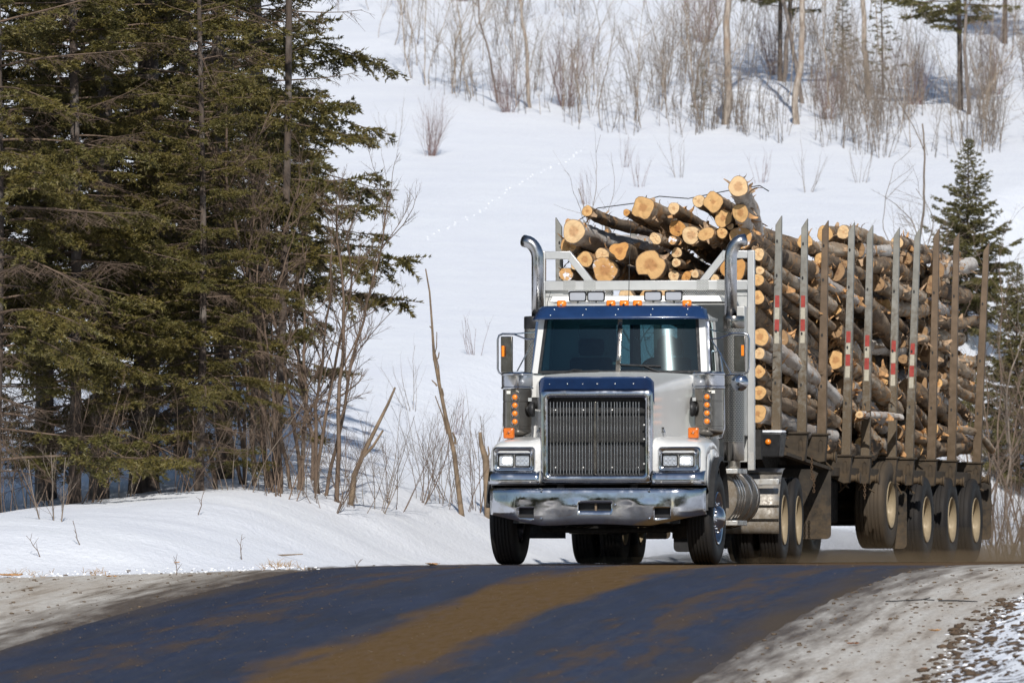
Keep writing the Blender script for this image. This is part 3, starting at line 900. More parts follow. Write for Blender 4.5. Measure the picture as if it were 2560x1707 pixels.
# rear wall with window
q.box(-.97, -.62, 3.0, 3.049, 2.19, 2.86); q.box(.62, .97, 3.0, 3.049, 2.19, 2.86); q.box(-.62, .62, 3.0, 3.049, 2.78, 2.86); q.box(-.62, .62, 3.0, 3.049, 2.19, 2.32)
q.build('cab_shell', M['white_paint'], truck, smooth=40)
q = MB()
rows = []
for fy in ngrid(0, 1, 9):
    row = []
    for fx in ngrid(-1, 1, 17):
        y0_ = 2.05 + .19*(.965*fx)**2; y = y0_ + fy*(3.06-y0_)
        e = 1-abs(fx)**6
        row.append((.965*fx, y, 2.85 + .11*min(1, e*1.6) + .075*math.sin(math.pi*min(1, fy*1.1))*e + (.0 if fy > .02 else -.02)))
    rows.append(row)
q.grid(rows); q.build('roof', M['white_paint'], truck, smooth=60, solid=.03)
# glass
for s in (-1, 1):
    rows = [[ws(s*x, fz) for x in ngrid(.024, WX-.012, 14)] for fz in ngrid(.012, .985, 8)]
    q = MB(); q.grid(rows); q.build('windshield_pane', M['windshield_glass'], truck, smooth=80)
    q = MB()
    q.add([(s*1.015, 2.13, 2.20), (s*1.015, 2.79, 2.20), (s*.975, 2.79, 2.80), (s*.975, 2.26, 2.80)], [(0, 1, 2, 3)])
    q.build('side_window', M['window_glass'], truck)
    # door skin with its seam, handle and vent bar
    q = MB()
    q.box(*sorted((s*1.022, s*1.035)), 2.10, 2.90, 1.14, 2.185)
    dr = q.build('door', M['white_paint'], truck, bevel=.006)
    MB().box(*sorted((s*1.035, s*1.06)), 2.74, 2.86, 2.02, 2.06).build('door_handle', M['chrome'], dr, bevel=.004)
    MB().bar((s*1.018, 2.36, 2.20), (s*.98, 2.40, 2.80), .02, .02).build('vent_bar', M['black_plastic'], dr)
    MB().bar((s*1.025, 2.10, 2.20), (s*.99, 2.24, 2.81), .03, .03).build('window_trim', M['chrome'], dr)
    MB().bar((s*.995, 2.20, 2.83), (s*.995, 2.95, 2.83), .04, .035).build('drip_rail', M['aluminium'], truck)
rows = [[(x*1.0, ws(x, fz)[1]-.012-(0.012 if abs(x) < .01 else 0), ws(x, fz)[2]) for x in (-.027, -.012, .012, .027)] for fz in ngrid(0, 1, 4)]
q = MB(); q.grid(rows); q.build('windshield_divider', M['satin_steel'], truck, solid=-.03)
q = MB()
ring = [ws(x, 0) for x in ngrid(-WX, WX, 21)] + [ws(WX, f) for f in ngrid(.05, .95, 8)] + [ws(x, 1) for x in ngrid(WX, -WX, 21)] + [ws(-WX, f) for f in ngrid(.95, .05, 8)]
ring2 = []
for p in ring:
    c = Vector((0, 0, 2.53)); d = Vector((p[0], 0, p[2]-2.53)); d.x *= (WX-.035)/WX; d.z *= (.33-.03)/.33
    fz = (2.53+d.z-2.20)/.66; yy = 1.86+.205*fz+.135*(d.x)**2
    ring2.append((d.x, yy-.006, 2.53+d.z))
q.loops([[(x, y+.015, z) for x, y, z in ring], [(x, y-.012, z) for x, y, z in ring], ring2, [(x, y+.02, z) for x, y, z in ring2]])
q.build('windshield_gasket', M['black_rubber'], truck, smooth=50)
q = MB().add([(-.62, 3.02, 2.32), (.62, 3.02, 2.32), (.62, 3.02, 2.78), (-.62, 3.02, 2.78)], [(0, 1, 2, 3)]); rw = q.build('rear_window', M['window_glass'], truck)
MB().box(-.02, .02, 3.0, 3.015, 2.32, 2.78).build('window_mullion', M['black_plastic'], rw)

# inside the cab
q = MB()
rows = [[(x, 1.90+.17*x*x+dy, z) for x in ngrid(-.92, .92, 13)] for dy, z in ((.05, 2.18), (.08, 2.235), (.30, 2.25), (.40, 2.20), (.42, 1.9))]
q.grid(rows); q.build('dashboard', M['dark_interior'], truck, smooth=50)
for s in (-1, 1):
    seat = empty('seat', (s*.46, 2.72, 0), 0, truck)
    MB().box(-.25, .25, -.25, .22, 1.60, 1.76).build('cushion', M['seat_fabric'], seat, bevel=.05, seg=3)
    MB().box(-.25, .25, .13, .25, 1.74, 2.40).build('backrest', M['seat_fabric'], seat, bevel=.05, seg=3)
    MB().box(-.15, .15, .15, .24, 2.42, 2.62).build('headrest', M['seat_fabric'], seat, bevel=.05, seg=3)
q = MB()
wc = Vector((.44, 2.30, 2.24)); nrm = Vector((0, -.62, -.78)).normalized(); ax1 = Vector((1, 0, 0)); ax2 = nrm.cross(ax1)
circ = [wc + (ax1*math.cos(t) + ax2*math.sin(t))*.225 for t in [2*math.pi*k/32 for k in range(33)]]
q.tube(circ, .014, 8, False)
for k in (0, 2.2, 4.1): q.tube([wc, wc + (ax1*math.cos(k) + ax2*math.sin(k))*.22], .012, 6)
q.lathe([(.04, -.02), (.04, .02)], tuple(wc), 'y', 12, True)
q.build('steering_wheel', M['black_plastic'], truck)
# wipers
for s, x0, x1, x2, z2 in ((1, .50, .30, .10, 2.285), (-1, -.62, -.42, -.22, 2.235)):
    q = MB()
    f = lambda x, z: (ws(x, (z-2.2)/.66)[0], ws(x, (z-2.2)/.66)[1]-.022, z)
    q.tube([f(x0, 2.205), f((x0+x1)/2, 2.24), f(x1, z2)], [.010, .008, .006], 6)
    wp = q.build('wiper', M['black_plastic'], truck)
    q = MB().bar(f(x1+.20, z2-.006), f(x1-.28, z2+(.012 if s > 0 else -.03)), .012, .018); q.build('wiper_blade', M['black_rubber'], wp)
# faint lettering strip seen through the glass
def lettering(txt, loc, size, rot, mat, parent, name='lettering'):
    cu = bpy.data.curves.new('txt', 'FONT'); cu.body = txt; cu.size = size; cu.align_x = 'CENTER'; cu.extrude = .0008
    tmp = bpy.data.objects.new('txt', cu); col.objects.link(tmp)
    dg = bpy.context.evaluated_depsgraph_get()
    me = bpy.data.meshes.new_from_object(tmp.evaluated_get(dg)); me.name = name
    bpy.data.objects.remove(tmp, do_unlink=True)
    me.materials.clear(); me.materials.append(mat)
    o = link(name, me, parent); o.location = loc; o.rotation_euler = rot
    return o
lettering('N C ZIK', (.13, 3.0, 2.60), .055, (R(90), 0, 0), M['sticker'], rw)
lettering('LTHGH', (.43, 3.0, 2.60), .055, (R(90), 0, 0), M['sticker'], rw)

# sun visor ---------------------------------------------------------------
rows = []
for fz in ngrid(0, 1, 7):
    row = []
    for fx in ngrid(-1, 1, 37):
        a = abs(fx); w = 1.03 - .05*fz
        x = w*fx
        z = 2.825 + (.155*fz) - (.0 if a < .9 else ((a-.9)/.1)**2*(.01+.02*fz))
        y = 1.855 + .15*fz**1.4 + .155*x*x + (.06*((a-.88)/.12)**2 if a > .88 else 0)
        row.append((x, y, z))
    rows.append(row)
q = MB(); q.grid(rows); vis = q.build('sun_visor', M['blue_paint'], truck, smooth=60, solid=.01)
for fx in (-.78, -.4, -.02, .38, .78):
    for fz, dx in ((.28, -.01), (.72, .01)):
        x = (1.03-.05*fz)*(fx+dx)
        MB().lathe([(0, -.006), (.006, -.004), (.008, .004)], (x, 1.852+.15*fz**1.4+.155*x*x, 2.825+.155*fz), 'y', 8).build('rivet', M['aluminium'], vis)
# roof lamps ----------------------------------------------------------------
for x in (-.70, -.125, .03, .185, .76):
    q = MB()
    rows = [[(x+a*(1-.35*f), 2.14+.12*f*.5+.03*(1-f), 2.965+.075*f) for a in (-.055, -.045, 0, .045, .055)] for f in (0, .5, .9, 1)]
    q.grid(rows)
    q = MB().loops([[(px, y, pz) for px, pz in rrect(x-.055+e, x+.055-e, 2.965+e*.3, 3.045-e, .018, 4)] for y, e in ((2.26, .01), (2.16, .0), (2.135, .008), (2.12, .024), (2.118, .04))])
    m_ = q.build('roof_marker_lamp', M['amber'], truck, smooth=60)
    MB().box(x-.05, x+.05, 2.15, 2.25, 2.93, 2.97).build('lamp_foot', M['chrome'], m_)
for x in (-.535, -.32, .345, .585):
    z = 3.095
    q = MB().loops([[(px, y, pz) for px, pz in rrect(x-.104+e, x+.104-e, z-.06+e, z+.06-e, .02, 4)] for y, e in ((2.42, .03), (2.36, .004), (2.31, 0), (2.30, .006), (2.305, .013), (2.32, .016))])
    rl = q.build('roof_work_lamp', M['black_plastic'], truck, smooth=40)
    q = MB().prism(rrect(x-.090, x+.090, z-.046, z+.046, .014, 4), 'y', 2.312, 2.33); q.build('lens', M['roof_lamp_lens'], rl)
    MB().box(x-.012, x+.012, 2.34, 2.38, 2.95, 3.05).build('lamp_foot', M['chrome'], rl)
for x, zt in ((-.94, 3.16), (.02, 4.05)):
    q = MB().tube([(x, 2.6, 2.9), (x+.01, 2.6, (zt+2.9)/2), (x+(.03 if zt > 3.5 else .05), 2.6, zt)], [.006, .0035, .0025], 5); q.build('antenna', M['black_plastic'], truck)

# mirrors -------------------------------------------------------------------
for s in (-1, 1):
    mr = empty('mirror', (s*1.36, 2.29, 0), 0, truck)
    q = MB()
    # wedge-shaped bright shell
    w = .068
    q.hexa([(-w, -.015, 2.215), (w, -.045, 2.215), (w, .04, 2.215), (-w, .04, 2.215), (-w, -.015, 2.635), (w, -.045, 2.635), (w, .04, 2.635), (-w, .04, 2.635)])
    q.build('mirror_shell', M['satin_steel'], mr, bevel=.008)
    cx = s*.036
    MB().box(cx-.016, cx+.016, -.055, -.03, 2.40, 2.525).build('amber_lamp', M['amber'], mr, bevel=.004)
    xo = s*.105
    q = MB().tube([(-s*.10, 0, 2.662), (s*.05, 0, 2.664), (s*.09, 0, 2.645), (xo, 0, 2.60), (xo, 0, 2.26), (s*.09, 0, 2.215), (s*.05, 0, 2.195), (-s*.12, 0, 2.19)], .012, 8)
    q.build('mirror_frame', M['chrome'], mr, smooth=60)
    q = MB()
    q.tube([(-s*.08, 0, 2.662), (-s*.24, -.05, 2.60), (-s*.40, -.10, 2.595)], .010, 6)
    q.tube([(-s*.08, 0, 2.662), (-s*.30, .20, 2.69), (-s*.40, .30, 2.72)], .009, 6)
    q.tube([(-s*.10, 0, 2.19), (-s*.27, -.03, 2.50), (-s*.42, -.08, 2.72)], .008, 6)
    q.tube([(-s*.10, 0, 2.19), (-s*.22, -.02, 2.16), (-s*.38, .0, 2.05)], .009, 6)
    q.build('mirror_arm', M['chrome'], mr, smooth=60)
    if s > 0:
        q = MB().lathe([(0, -.05), (.04, -.045), (.075, -.028), (.098, 0), (.10, .012), (.09, .015)], (.0, -.02, 2.095), 'y', 28)
        q.build('convex_mirror', M['chrome'], mr, smooth=60)
    # door grab rail
    q = MB().tube([(s*.99, 2.88, 2.46), (s*1.03, 2.88, 2.475), (s*1.055, 2.88, 2.44), (s*1.09, 2.88, 2.15), (s*1.10, 2.88, 1.58), (s*1.08, 2.88, 1.47), (s*.99, 2.88, 1.44)], .014, 8)
    q.build('grab_rail', M['chrome'], truck, smooth=60)

# exhaust stacks --------------------------------------------------------------
for s in (-1, 1):
    ex = empty('exhaust_stack', (s*1.17, 3.22, 0), 0, truck)
    q = MB().lathe([(.118, 1.20), (.122, 1.21), (.122, 1.42)], n=36); q.build('guard_base', M['satin_steel'], ex, smooth=40)
    q = MB().lathe([(.122, 1.42), (.122, 2.74)], n=36); q.build('muffler_guard', M['perforated_steel'], ex, smooth=40)
    q = MB().lathe([(.122, 2.74), (.126, 2.745), (.126, 2.875), (.120, 2.885), (.07, 2.89)], n=36); q.build('guard_collar', M['satin_steel' if s > 0 else 'black_plastic'], ex, smooth=40)
    q = MB()
    pts = [(-s*.035, 0, 2.75), (-s*.035, 0, 3.5)] + [(-s*.035+s*.17*(1-math.cos(R(a))), 0, 3.56+.21*math.sin(R(a))) for a in ngrid(5, 68, 9)]
    e = Vector(pts[-1]); pts.append(tuple(e + Vector((s*.06, .03, .015))))
    q.tube(pts, .0685, 24, False)
    q.build('exhaust_pipe', M['stack_chrome'], ex, smooth=60, solid=-.004)
    q = MB().tube([(0, 0, 1.25), (0, .05, 1.12), (-s*.15, .15, 1.02), (-s*.5, .1, .98)], .075, 14); q.build('elbow', M['tank_alloy'], ex, smooth=60)

# headache rack ------------------------------------------------------------------
hr = empty('headache_rack', (0, 4.3, 0), 0, truck)
for s in (-1, 1):
    MB().box(*sorted((s*1.20, s*1.28)), -.05, .05, 1.10, 3.68).build('post', M['aluminium'], hr, bevel=.006)
    MB().box(*sorted((s*.90, s*1.20)), -.045, .045, 3.585, 3.678).build('top_rail', M['aluminium'], hr, bevel=.006)
    MB().bar((s*.945, 0, 3.66), (s*.655, 0, 3.30), .085, .085, (0, 1, 0)).build('diagonal_brace', M['aluminium'], hr, bevel=.006)
    MB().box(*sorted((s*.36, s*1.20)), .012, .024, 1.20, 3.15).build('side_panel', M['rack_plate'], hr)
    q = MB()     # expanded metal strip
    lo, hi = sorted((s*.42, s*.92))
    n = int((hi-lo)/.026)
    for k in range(n):
        x = lo + (hi-lo)*k/n
        q.bar((x, .01, 3.155), (x+.052, .01, 3.215), .006, .006, (0, 1, 0)); q.bar((x+.052, .014, 3.155), (x, .014, 3.215), .006, .006, (0, 1, 0))
    q.build('expanded_mesh', M['aluminium'], hr)
    MB().box(*sorted((s*.93, s*1.20)), .0, .02, 3.15, 3.22).build('plate', M['rack_plate'], hr)
    MB().box(*sorted((s*.60, s*.74)) , -.066, -.052, 3.215, 3.335).build('tread_plate', M['diamond_plate'], hr)
    MB().box(*sorted((s*.84, s*.98)) , -.066, -.052, 3.215, 3.335).build('tread_plate', M['diamond_plate'], hr)
    MB().box(*sorted((s*1.02, s*1.2)), -.30, -.02, 1.50, 3.02).build('cabinet', M['rack_plate'], hr, bevel=.01)
MB().box(-1.20, 1.20, -.05, .05, 3.215, 3.33).build('crossbar', M['aluminium'], hr, bevel=.006)
q = MB()
q.hexa([(-1.02, -.95, 3.055), (1.02, -.95, 3.055), (1.02, -.06, 3.055), (-1.02, -.06, 3.055), (-.98, -.93, 3.13), (.98, -.93, 3.13), (.98, -.06, 3.10), (-.98, -.06, 3.10)])
q.build('cab_guard_shelf', M['rack_plate'], hr, bevel=.006)

# frame, tank, boxes ---------------------------------------------------------------
for s in (-1, 1):
    MB().box(*sorted((s*.38, s*.46)), .16, 9.3, .78, 1.02).build('frame_rail', M['dark_chassis'], truck)
MB().box(-.95, .95, 1.0, 1.12, .44, .56).build('front_axle', M['dark_chassis'], truck, bevel=.03)
q = MB(); q.lathe([(0, -.28), (.20, -.27), (.26, -.15), (.27, .15), (.2, .27), (0, .28)], (0, 1.75, .60), 'y', 20); q.box(-.30, .30, 1.2, 2.6, .55, 1.0)
q.build('engine_sump', M['dark_chassis'], truck, smooth=40)
q = MB().tube([(-.75, .95, .40), (-.2, .92, .385), (.3, .92, .39), (.75, .95, .40)], .03, 8); q.build('tie_rod', M['dark_chassis'], truck)
q = MB().box(-.85, .85, .30, .9, .46, .60); q.build('undertray', M['dark_chassis'], truck)
q = MB().lathe([(.0, -.10), (.16, -.09), (.19, 0), (.16, .09), (0, .10)], (.62, 1.35, .55), 'y', 18); q.build('brake_chamber', M['dark_chassis'], truck, smooth=40)
for s in (-1, 1):
    tk = empty('fuel_tank', (s*.87, 0, .78), 0, truck)
    q = MB().lathe([(0, 3.12), (.10, 3.12), (.12, 3.10), (.22, 3.10), (.24, 3.12), (.31, 3.13), (.345, 3.16), (.35, 3.20), (.35, 5.30), (.33, 5.34), (0, 5.34)], axis='y', n=40)
    q.build('tank_body', M['tank_alloy'], tk, smooth=40)
    for y in (3.30, 3.55, 3.80, 4.4, 5.0):
        MB().lathe([(.35, y), (.362, y+.005), (.362, y+.045), (.35, y+.05)], axis='y', n=40).build('tank_strap', M['satin_steel'], tk)
    for z in (.30, -.30):
        MB().box(*sorted((s*.0, s*.37)), 3.02, 3.9, z-.03, z+.03).build('step', M['aluminium'], tk, bevel=.008)
    # quarter fender ahead of the drive wheels
    L = []
    for a in ngrid(92, 196, 14):
        r = .62
        L.append([(s*x, 7.30+r*math.cos(R(a)), .53+r*math.sin(R(a))) for x in ngrid(.60, 1.27, 6)])
    q = MB(); q.grid(L); qf = q.build('quarter_fender', M['tank_alloy'], truck, smooth=60, solid=.008)
    for a in (118, 135, 165, 180):
        q = MB().bar((s*.60, 7.30+.632*math.cos(R(a)), .53+.632*math.sin(R(a))), (s*1.27, 7.30+.632*math.cos(R(a)), .53+.632*math.sin(R(a))), .02, .02); q.build('rib', M['satin_steel'], qf)
    q = MB().bar((s*.95, 6.63, .98), (s*1.28, 6.63, .98), .06, .07); q.build('fender_bar', M['aluminium'], qf, bevel=.006)
    MB().box(*sorted((s*.62, s*1.20)), 1.93, 1.945, .30, .95).build('mud_flap', M['mud_flap_rubber' if s > 0 else 'black_rubber'], truck)
MB().box(-.45, .45, 7.2, 9.0, 1.02, 1.12).build('fifth_wheel', M['dark_chassis'], truck)

# wheels ---------------------------------------------------------------------------
def tyre_mesh(name, R_, W, rim_r, mat, ng=4, outset=0.0):
    prof = [(rim_r, -W/2+.03), (rim_r+.03, -W/2+.01), (rim_r+.12*(R_-rim_r)/.24, -W/2-.004), (R_-.05, -W/2+.004), (R_-.018, -W/2+.018), (R_-.006, -W/2+.032)]
    for k in range(ng):
        c = -W/2 + .032 + (W-.064)*(k+1)/(ng+1)
        prof += [(R_, c-.010), (R_-.014, c-.006), (R_-.014, c+.006), (R_, c+.010)]
    prof += [(R_-.006, W/2-.032), (R_-.018, W/2-.018), (R_-.05, W/2-.004), (rim_r+.12*(R_-rim_r)/.24, W/2+.004), (rim_r+.03, W/2-.01), (rim_r, W/2-.03)]
    q = MB().lathe(prof, axis='x', n=64)
    return q.mesh(name, mat, 30)
def rim_mesh(name, r, W, kind, mat):
    """outer face at +x"""
    q = MB()
    if kind == 'steer':    # hub pushed out, holes, polished
        q.lathe([(r+.012, W/2-.012), (r+.004, W/2-.002), (r-.015, W/2-.01), (r-.03, W/2-.05), (r-.05, W/2-.08), (.22, W/2-.06), (.18, W/2-.035), (.145, W/2-.03), (.14, W/2+.0), (.10, W/2+.05), (.04, W/2+.07), (0, W/2+.072)], axis='x', n=40)
    else:                  # deep dish
        q.lathe([(r+.012, W/2-.012), (r+.004, W/2+.0), (r-.012, W/2-.01), (r-.03, W/2-.05), (r-.035, -.02), (r-.06, -.05), (.16, -.06), (.14, -.05), (.13, .04), (.06, .06), (0, .06)], axis='x', n=40)
        for k in range(10):
            t_ = 2*math.pi*k/10
            q.lathe([(.016, -.055), (.016, -.02), (0, -.018)], (0, .19*math.cos(t_), .19*math.sin(t_)), 'x', 8)
    q.lathe([(r+.01, -W/2+.03), (r-.02, -W/2+.04), (r-.03, 0), (.1, .0)], axis='x', n=32)
    return q.mesh(name, mat, 40)
TY_S = tyre_mesh('steer_tyre', .53, .30, .29, M['tyre_rubber'], 5)
TY_D = tyre_mesh('drive_tyre', .525, .27, .29, M['tyre_rubber'], 4)
TY_T = tyre_mesh('trailer_tyre', .56, .40, .29, M['tyre_rubber'], 6)
TY_M = tyre_mesh('muddy_tyre', .56, .40, .29, M['tyre_rubber_muddy'], 6)
RM_S = rim_mesh('steer_rim', .29, .30, 'steer', M['chrome'])
RM_D = rim_mesh('drive_rim', .29, .27, 'dish', M['wheel_alloy'])
RM_T = rim_mesh('trailer_rim', .29, .40, 'dish', M['wheel_alloy'])
def wheel(parent, x, y, z, ty, rm, flip, steer=0, nuts=False, label=None):
    w = empty('wheel', (x, y, z), (math.pi if flip else 0) + steer, parent)
    if label: w['label'] = label
    link('tyre', ty, w)
    link('rim', rm, w)
    if nuts:
        for k in range(10):
            t_ = 2*math.pi*k/10 + .2
            MB().lathe([(.018, .08), (.018, .13), (.013, .15), (0, .155)], (0, .165*math.cos(t_), .165*math.sin(t_)), 'x', 8).build('lug_nut', M['chrome'], w)
    return w
for s in (-1, 1):
    wheel(truck, s*1.13, 1.04, .53, TY_S, RM_S, s < 0, R(-2.5), s > 0)
    for y in (7.30, 8.72):
        wheel(truck, s*1.135, y, .525, TY_D, RM_D, s < 0)
        wheel(truck, s*.80, y, .525, TY_D, RM_D, s > 0)
for y in (7.30, 8.72):
    MB().tube([(-1.0, y, .525), (-.3, y, .525), (0, y, .54), (.3, y, .525), (1.0, y, .525)], [.07, .09, .2, .09, .07], 12).build('drive_axle', M['dark_chassis'], truck, smooth=60)

# driver ---------------------------------------------------------------------------
def person_mesh():
    me = bpy.data.meshes.new('person')
    V = []; E = []; Rr = []
    def v(p, r, par=None):
        V.append(p); Rr.append(r)
        if par is not None: E.append((par, len(V)-1))
        return len(V)-1
    pel = v((0, 0, 1.86), .15); bel = v((0, -.01, 1.99), .145, pel); ch = v((0, 0, 2.16), .165, bel); up = v((0, .0, 2.29), .13, ch)
    nk = v((0, -.01, 2.37), .058, up); h0 = v((0, -.03, 2.44), .075, nk); h1 = v((0, -.035, 2.52), .092, h0); v((0, -.03, 2.59), .072, h1)
    for s in (-1, 1):
        sh = v((s*.19, 0, 2.29), .065, up); el = v((s*.28, -.22, 2.08), .047, sh); wr = v((s*.19, -.40, 2.24), .030, el)
        pm = v((s*.18, -.45, 2.29), .034, wr)
        for k in range(4):
            f1 = v((s*(.15+.02*k), -.49, 2.325-.012*k), .0095, pm); v((s*(.155+.02*k), -.475, 2.35-.012*k), .008, f1)
        th = v((s*.145, -.455, 2.31), .011, pm); v((s*.135, -.475, 2.325), .009, th)
        hp = v((s*.11, -.05, 1.84), .10, pel); kn = v((s*.15, -.46, 1.86), .07, hp); an = v((s*.15, -.62, 1.48), .05, kn); v((s*.15, -.74, 1.44), .045, an)
    me.from_pydata(V, E, [])
    o = link('person', me)
    me.materials.append(M['jacket'])
    md = o.modifiers.new('skin', 'SKIN'); md.use_smooth_shade = True
    for i, sv in enumerate(me.skin_vertices[0].data):
        sv.radius = (Rr[i], Rr[i]); sv.use_root = (i == 0)
    o.modifiers.new('sub', 'SUBSURF').levels = 1; o.modifiers[-1].render_levels = 2
    return o
pr = person_mesh()
pr.location = truck.matrix_basis @ Vector((.46, 2.72, -.0)); pr.rotation_euler = (0, 0, -TH)
tag(pr, 'driver in dark jacket and cap at the steering wheel behind tinted glass', 'person')
q = MB().lathe([(.105, 2.53), (.108, 2.56), (.095, 2.62), (.05, 2.65), (0, 2.655)], (0, -.03, 0), n=24); q.box(-.07, .07, -.22, -.10, 2.535, 2.548)
q.build('cap', M['jacket'], pr, smooth=60)
q = MB().lathe([(0, -.09), (.05, -.085), (.075, -.05), (.08, .0)], (0, -.045, 2.475), 'y', 16); q.build('face', M['skin'], pr, smooth=60)
# ---------------------------------------------------------------- the trailer
# local frame: x across, y backwards from the king pin, z up
PH = R(12.6)
trailer = empty('log_trailer', (2.144, 116.56, 0), -PH)
tag(trailer, 'muddy four axle log trailer with tall steel stakes behind the truck', 'trailer')
TM = Matrix.Translation((2.144, 116.56, 0)) @ Matrix.Rotation(-PH, 4, 'Z')
for s in (-1, 1):
    q = MB()
    q.prism([(-1.6, 1.30), (1.9, 1.30), (2.6, 1.02), (13.5, 1.02), (13.5, 1.28), (3.2, 1.28), (2.2, 1.55), (-1.6, 1.55)], 'x', *sorted((s*.42, s*.52)))
    q.build('frame_rail', M['dark_chassis'], trailer)
MB().box(-1.2, 1.2, -1.55, -1.45, 1.25, 1.60).build('front_bolster', M['dark_chassis'], trailer)
# (t, base z, top z, lean at top, side plate z bottom, rusty, tape start)
STK = [(-.99, 1.60, 4.18, .035, 1.60, 0, 2.93), (.64, 1.60, 4.20, .04, 1.25, 0, 2.97), (1.94, 1.60, 4.22, .05, 1.25, 1, None), (3.57, 1.355, 4.25, .075, 1.0, 0, 2.60),
       (4.89, 1.355, 4.26, .065, 1.0, 0, 2.58), (6.74, 1.355, 4.29, .07, 1.0, 0, 2.55), (7.98, 1.355, 4.33, .12, 1.0, 0, 2.54), (9.63, 1.355, 4.37, .075, 1.0, 1, None),
       (11.14, 1.355, 4.36, .075, 1.0, 1, None), (13.10, 1.345, 4.29, .14, 1.05, 1, None)]
for i, (t0, zb, zt, lean, pz, rusty, tape) in enumerate(STK):
    for s in (-1, 1):
        xb = 1.27 if s > 0 else -1.37
        w0, w1 = .115, .072
        # channel-section stake: flat web facing forward, flanges behind, cut to a point at the outer side
        def sect(f, dz=0.0, dz2=0.0):
            x = xb + s*lean*f; w = w0 + (w1-w0)*f; z = zb + (zt-zb)*f
            xi, xo = (x-w/2, x+w/2)
            d = .09 - .02*f
            return [(xi, t0, z+dz), (xo, t0, z+dz2), (xo, t0+d, z+dz2), (xi, t0+d, z+dz)]
        L = [sect(0), sect(.33), sect(.66), sect(.955)]
        tip = sect(1.0, -.11 if s > 0 else 0, 0 if s > 0 else -.11)
        L.append(tip)
        q = MB(); q.loops(L); q.f.append(tuple(range(16, 20))); 
        m_ = M['stake_rusty'] if rusty else M['stake_steel']
        st = q.build('stake', m_, trailer, smooth=30, bevel=.006)
        # hollow sides: a dark recess down the outer flange, and bolt holes in the web
        q = MB()
        for f in (.22, .46, .72, .88):
            x = xb + s*lean*f - .012*s; z = zb+(zt-zb)*f
            if f > .2 and not (f == .88 and i > 3):
                q.prism([(x+.012*math.cos(a), z+.022*math.sin(a)) for a in [2*math.pi*k/10 for k in range(10)]], 'y', t0-.0035, t0+.004)
        q.build('bolt_hole', M['black_rubber'], st)
        if tape and s > 0:
            for k in range(4):
                z0 = tape - .145*k + .29; z1 = z0 - .142
                f0, f1 = (z0-zb)/(zt-zb), (z1-zb)/(zt-zb)
                def xr(f): 
                    x = xb+s*lean*f; w = w0+(w1-w0)*f; return x-w*.30, x+w*.28
                a0, a1 = xr(f0); b0, b1 = xr(f1)
                q = MB().add([(b0, t0-.003, z1), (b1, t0-.003, z1), (a1, t0-.003, z0), (a0, t0-.003, z0)], [(0, 1, 2, 3)])
                q.build('reflective_tape', M['red_tape' if k % 2 == 0 else 'white_tape'], st)
    if i == 0:
        continue
    # bunk: cross beam with deep end plates
    bk = MB().box(-1.30, 1.20, t0+.0, t0+.16, zb-.14, zb-.01).build('bunk', M['muddy_steel'], trailer, bevel=.008)
    for s in (-1, 1):
        xb = 1.27 if s > 0 else -1.37
        xo, xi = xb+s*.075, xb-s*.25
        MB().prism([(xi-s*.05, zb-.02), (xo, zb-.02), (xo-s*.03, pz), (xo-s*.10, pz-.01), (xi, pz+.10)], 'y', t0-.02, t0+.10).build('bunk_end', M['muddy_steel'], trailer, bevel=.01)
        q = MB().box(*sorted((xi-s*.07, xo+s*.02)), t0-.045, t0+.13, zb-.025, zb+.0); q.build('bunk_cap', M['muddy_steel'], trailer, bevel=.006)
        # pressed oval rib
        q = MB().tube([(xb-.025, t0-.024, pz+.13), (xb-.025, t0-.024, zb-.10), (xb, t0-.024, zb-.075), (xb+.025, t0-.024, zb-.10), (xb+.025, t0-.024, pz+.13)], .007, 6)
        q.build('pressed_rib', M['muddy_steel'], trailer)
        # strap winch
        if s > 0 and i > 1:
            wn_ = empty('winch', (xb-.02, t0+.26, pz+.06), 0, trailer)
            MB().lathe([(.055, -.13), (.055, -.11), (.035, -.105), (.048, -.05), (.052, .0), (.046, .06), (.035, .10), (.055, .105), (.055, .13)], axis='x', n=14, cap=True).build('drum', M['muddy_steel'], wn_, smooth=40)
            MB().lathe([(.05, -.01), (.07, -.008), (.07, .008), (.05, .01)], (.15, 0, 0), 'x', 14, True).build('ratchet', M['muddy_steel'], wn_)
            q = MB(); rnd = random.Random(i)
            for k in range(3):
                q.tube([(rnd.uniform(-.1, .1), rnd.uniform(-.06, .02), .03), (rnd.uniform(-.15, .1), -.06, -.06), (rnd.uniform(-.15, .12), rnd.uniform(-.06, .02), -.12-.06*rnd.random())], .012, 5)
            q.build('strap_end', M['muddy_steel'], wn_)
for t0 in (1.0, 3.0, 5.6, 8.6, 10.3, 12.2):
    MB().box(-1.0, 1.0, t0, t0+.10, 1.12 if t0 > 2.5 else 1.35, 1.22 if t0 > 2.5 else 1.45).build('cross_member', M['dark_chassis'], trailer)
for s in (-1, 1):
    MB().box(*sorted((s*1.10, s*1.20)), 2.7, 13.3, 1.08, 1.20).build('side_rail', M['muddy_steel'], trailer, bevel=.01)
# front corner lamp box
lb = MB().hexa([(1.08, -1.52, 1.28), (1.36, -1.52, 1.28), (1.36, -1.2, 1.28), (1.08, -1.2, 1.28), (1.02, -1.54, 1.565), (1.40, -1.54, 1.565), (1.40, -1.2, 1.565), (1.02, -1.2, 1.565)]).build('lamp_box', M['black_plastic'], trailer, bevel=.012)
lb.location = (-.02, .35, 0)
MB().lathe([(.036, .0), (.034, -.016), (.02, -.026), (0, -.029)], (1.235, -1.53, 1.46), 'y', 20).build('amber_lens', M['amber'], lb, smooth=60)
MB().box(1.05, 1.40, -1.50, -1.24, 1.568, 1.60).build('snow_cap', M['snow'], lb, bevel=.012)
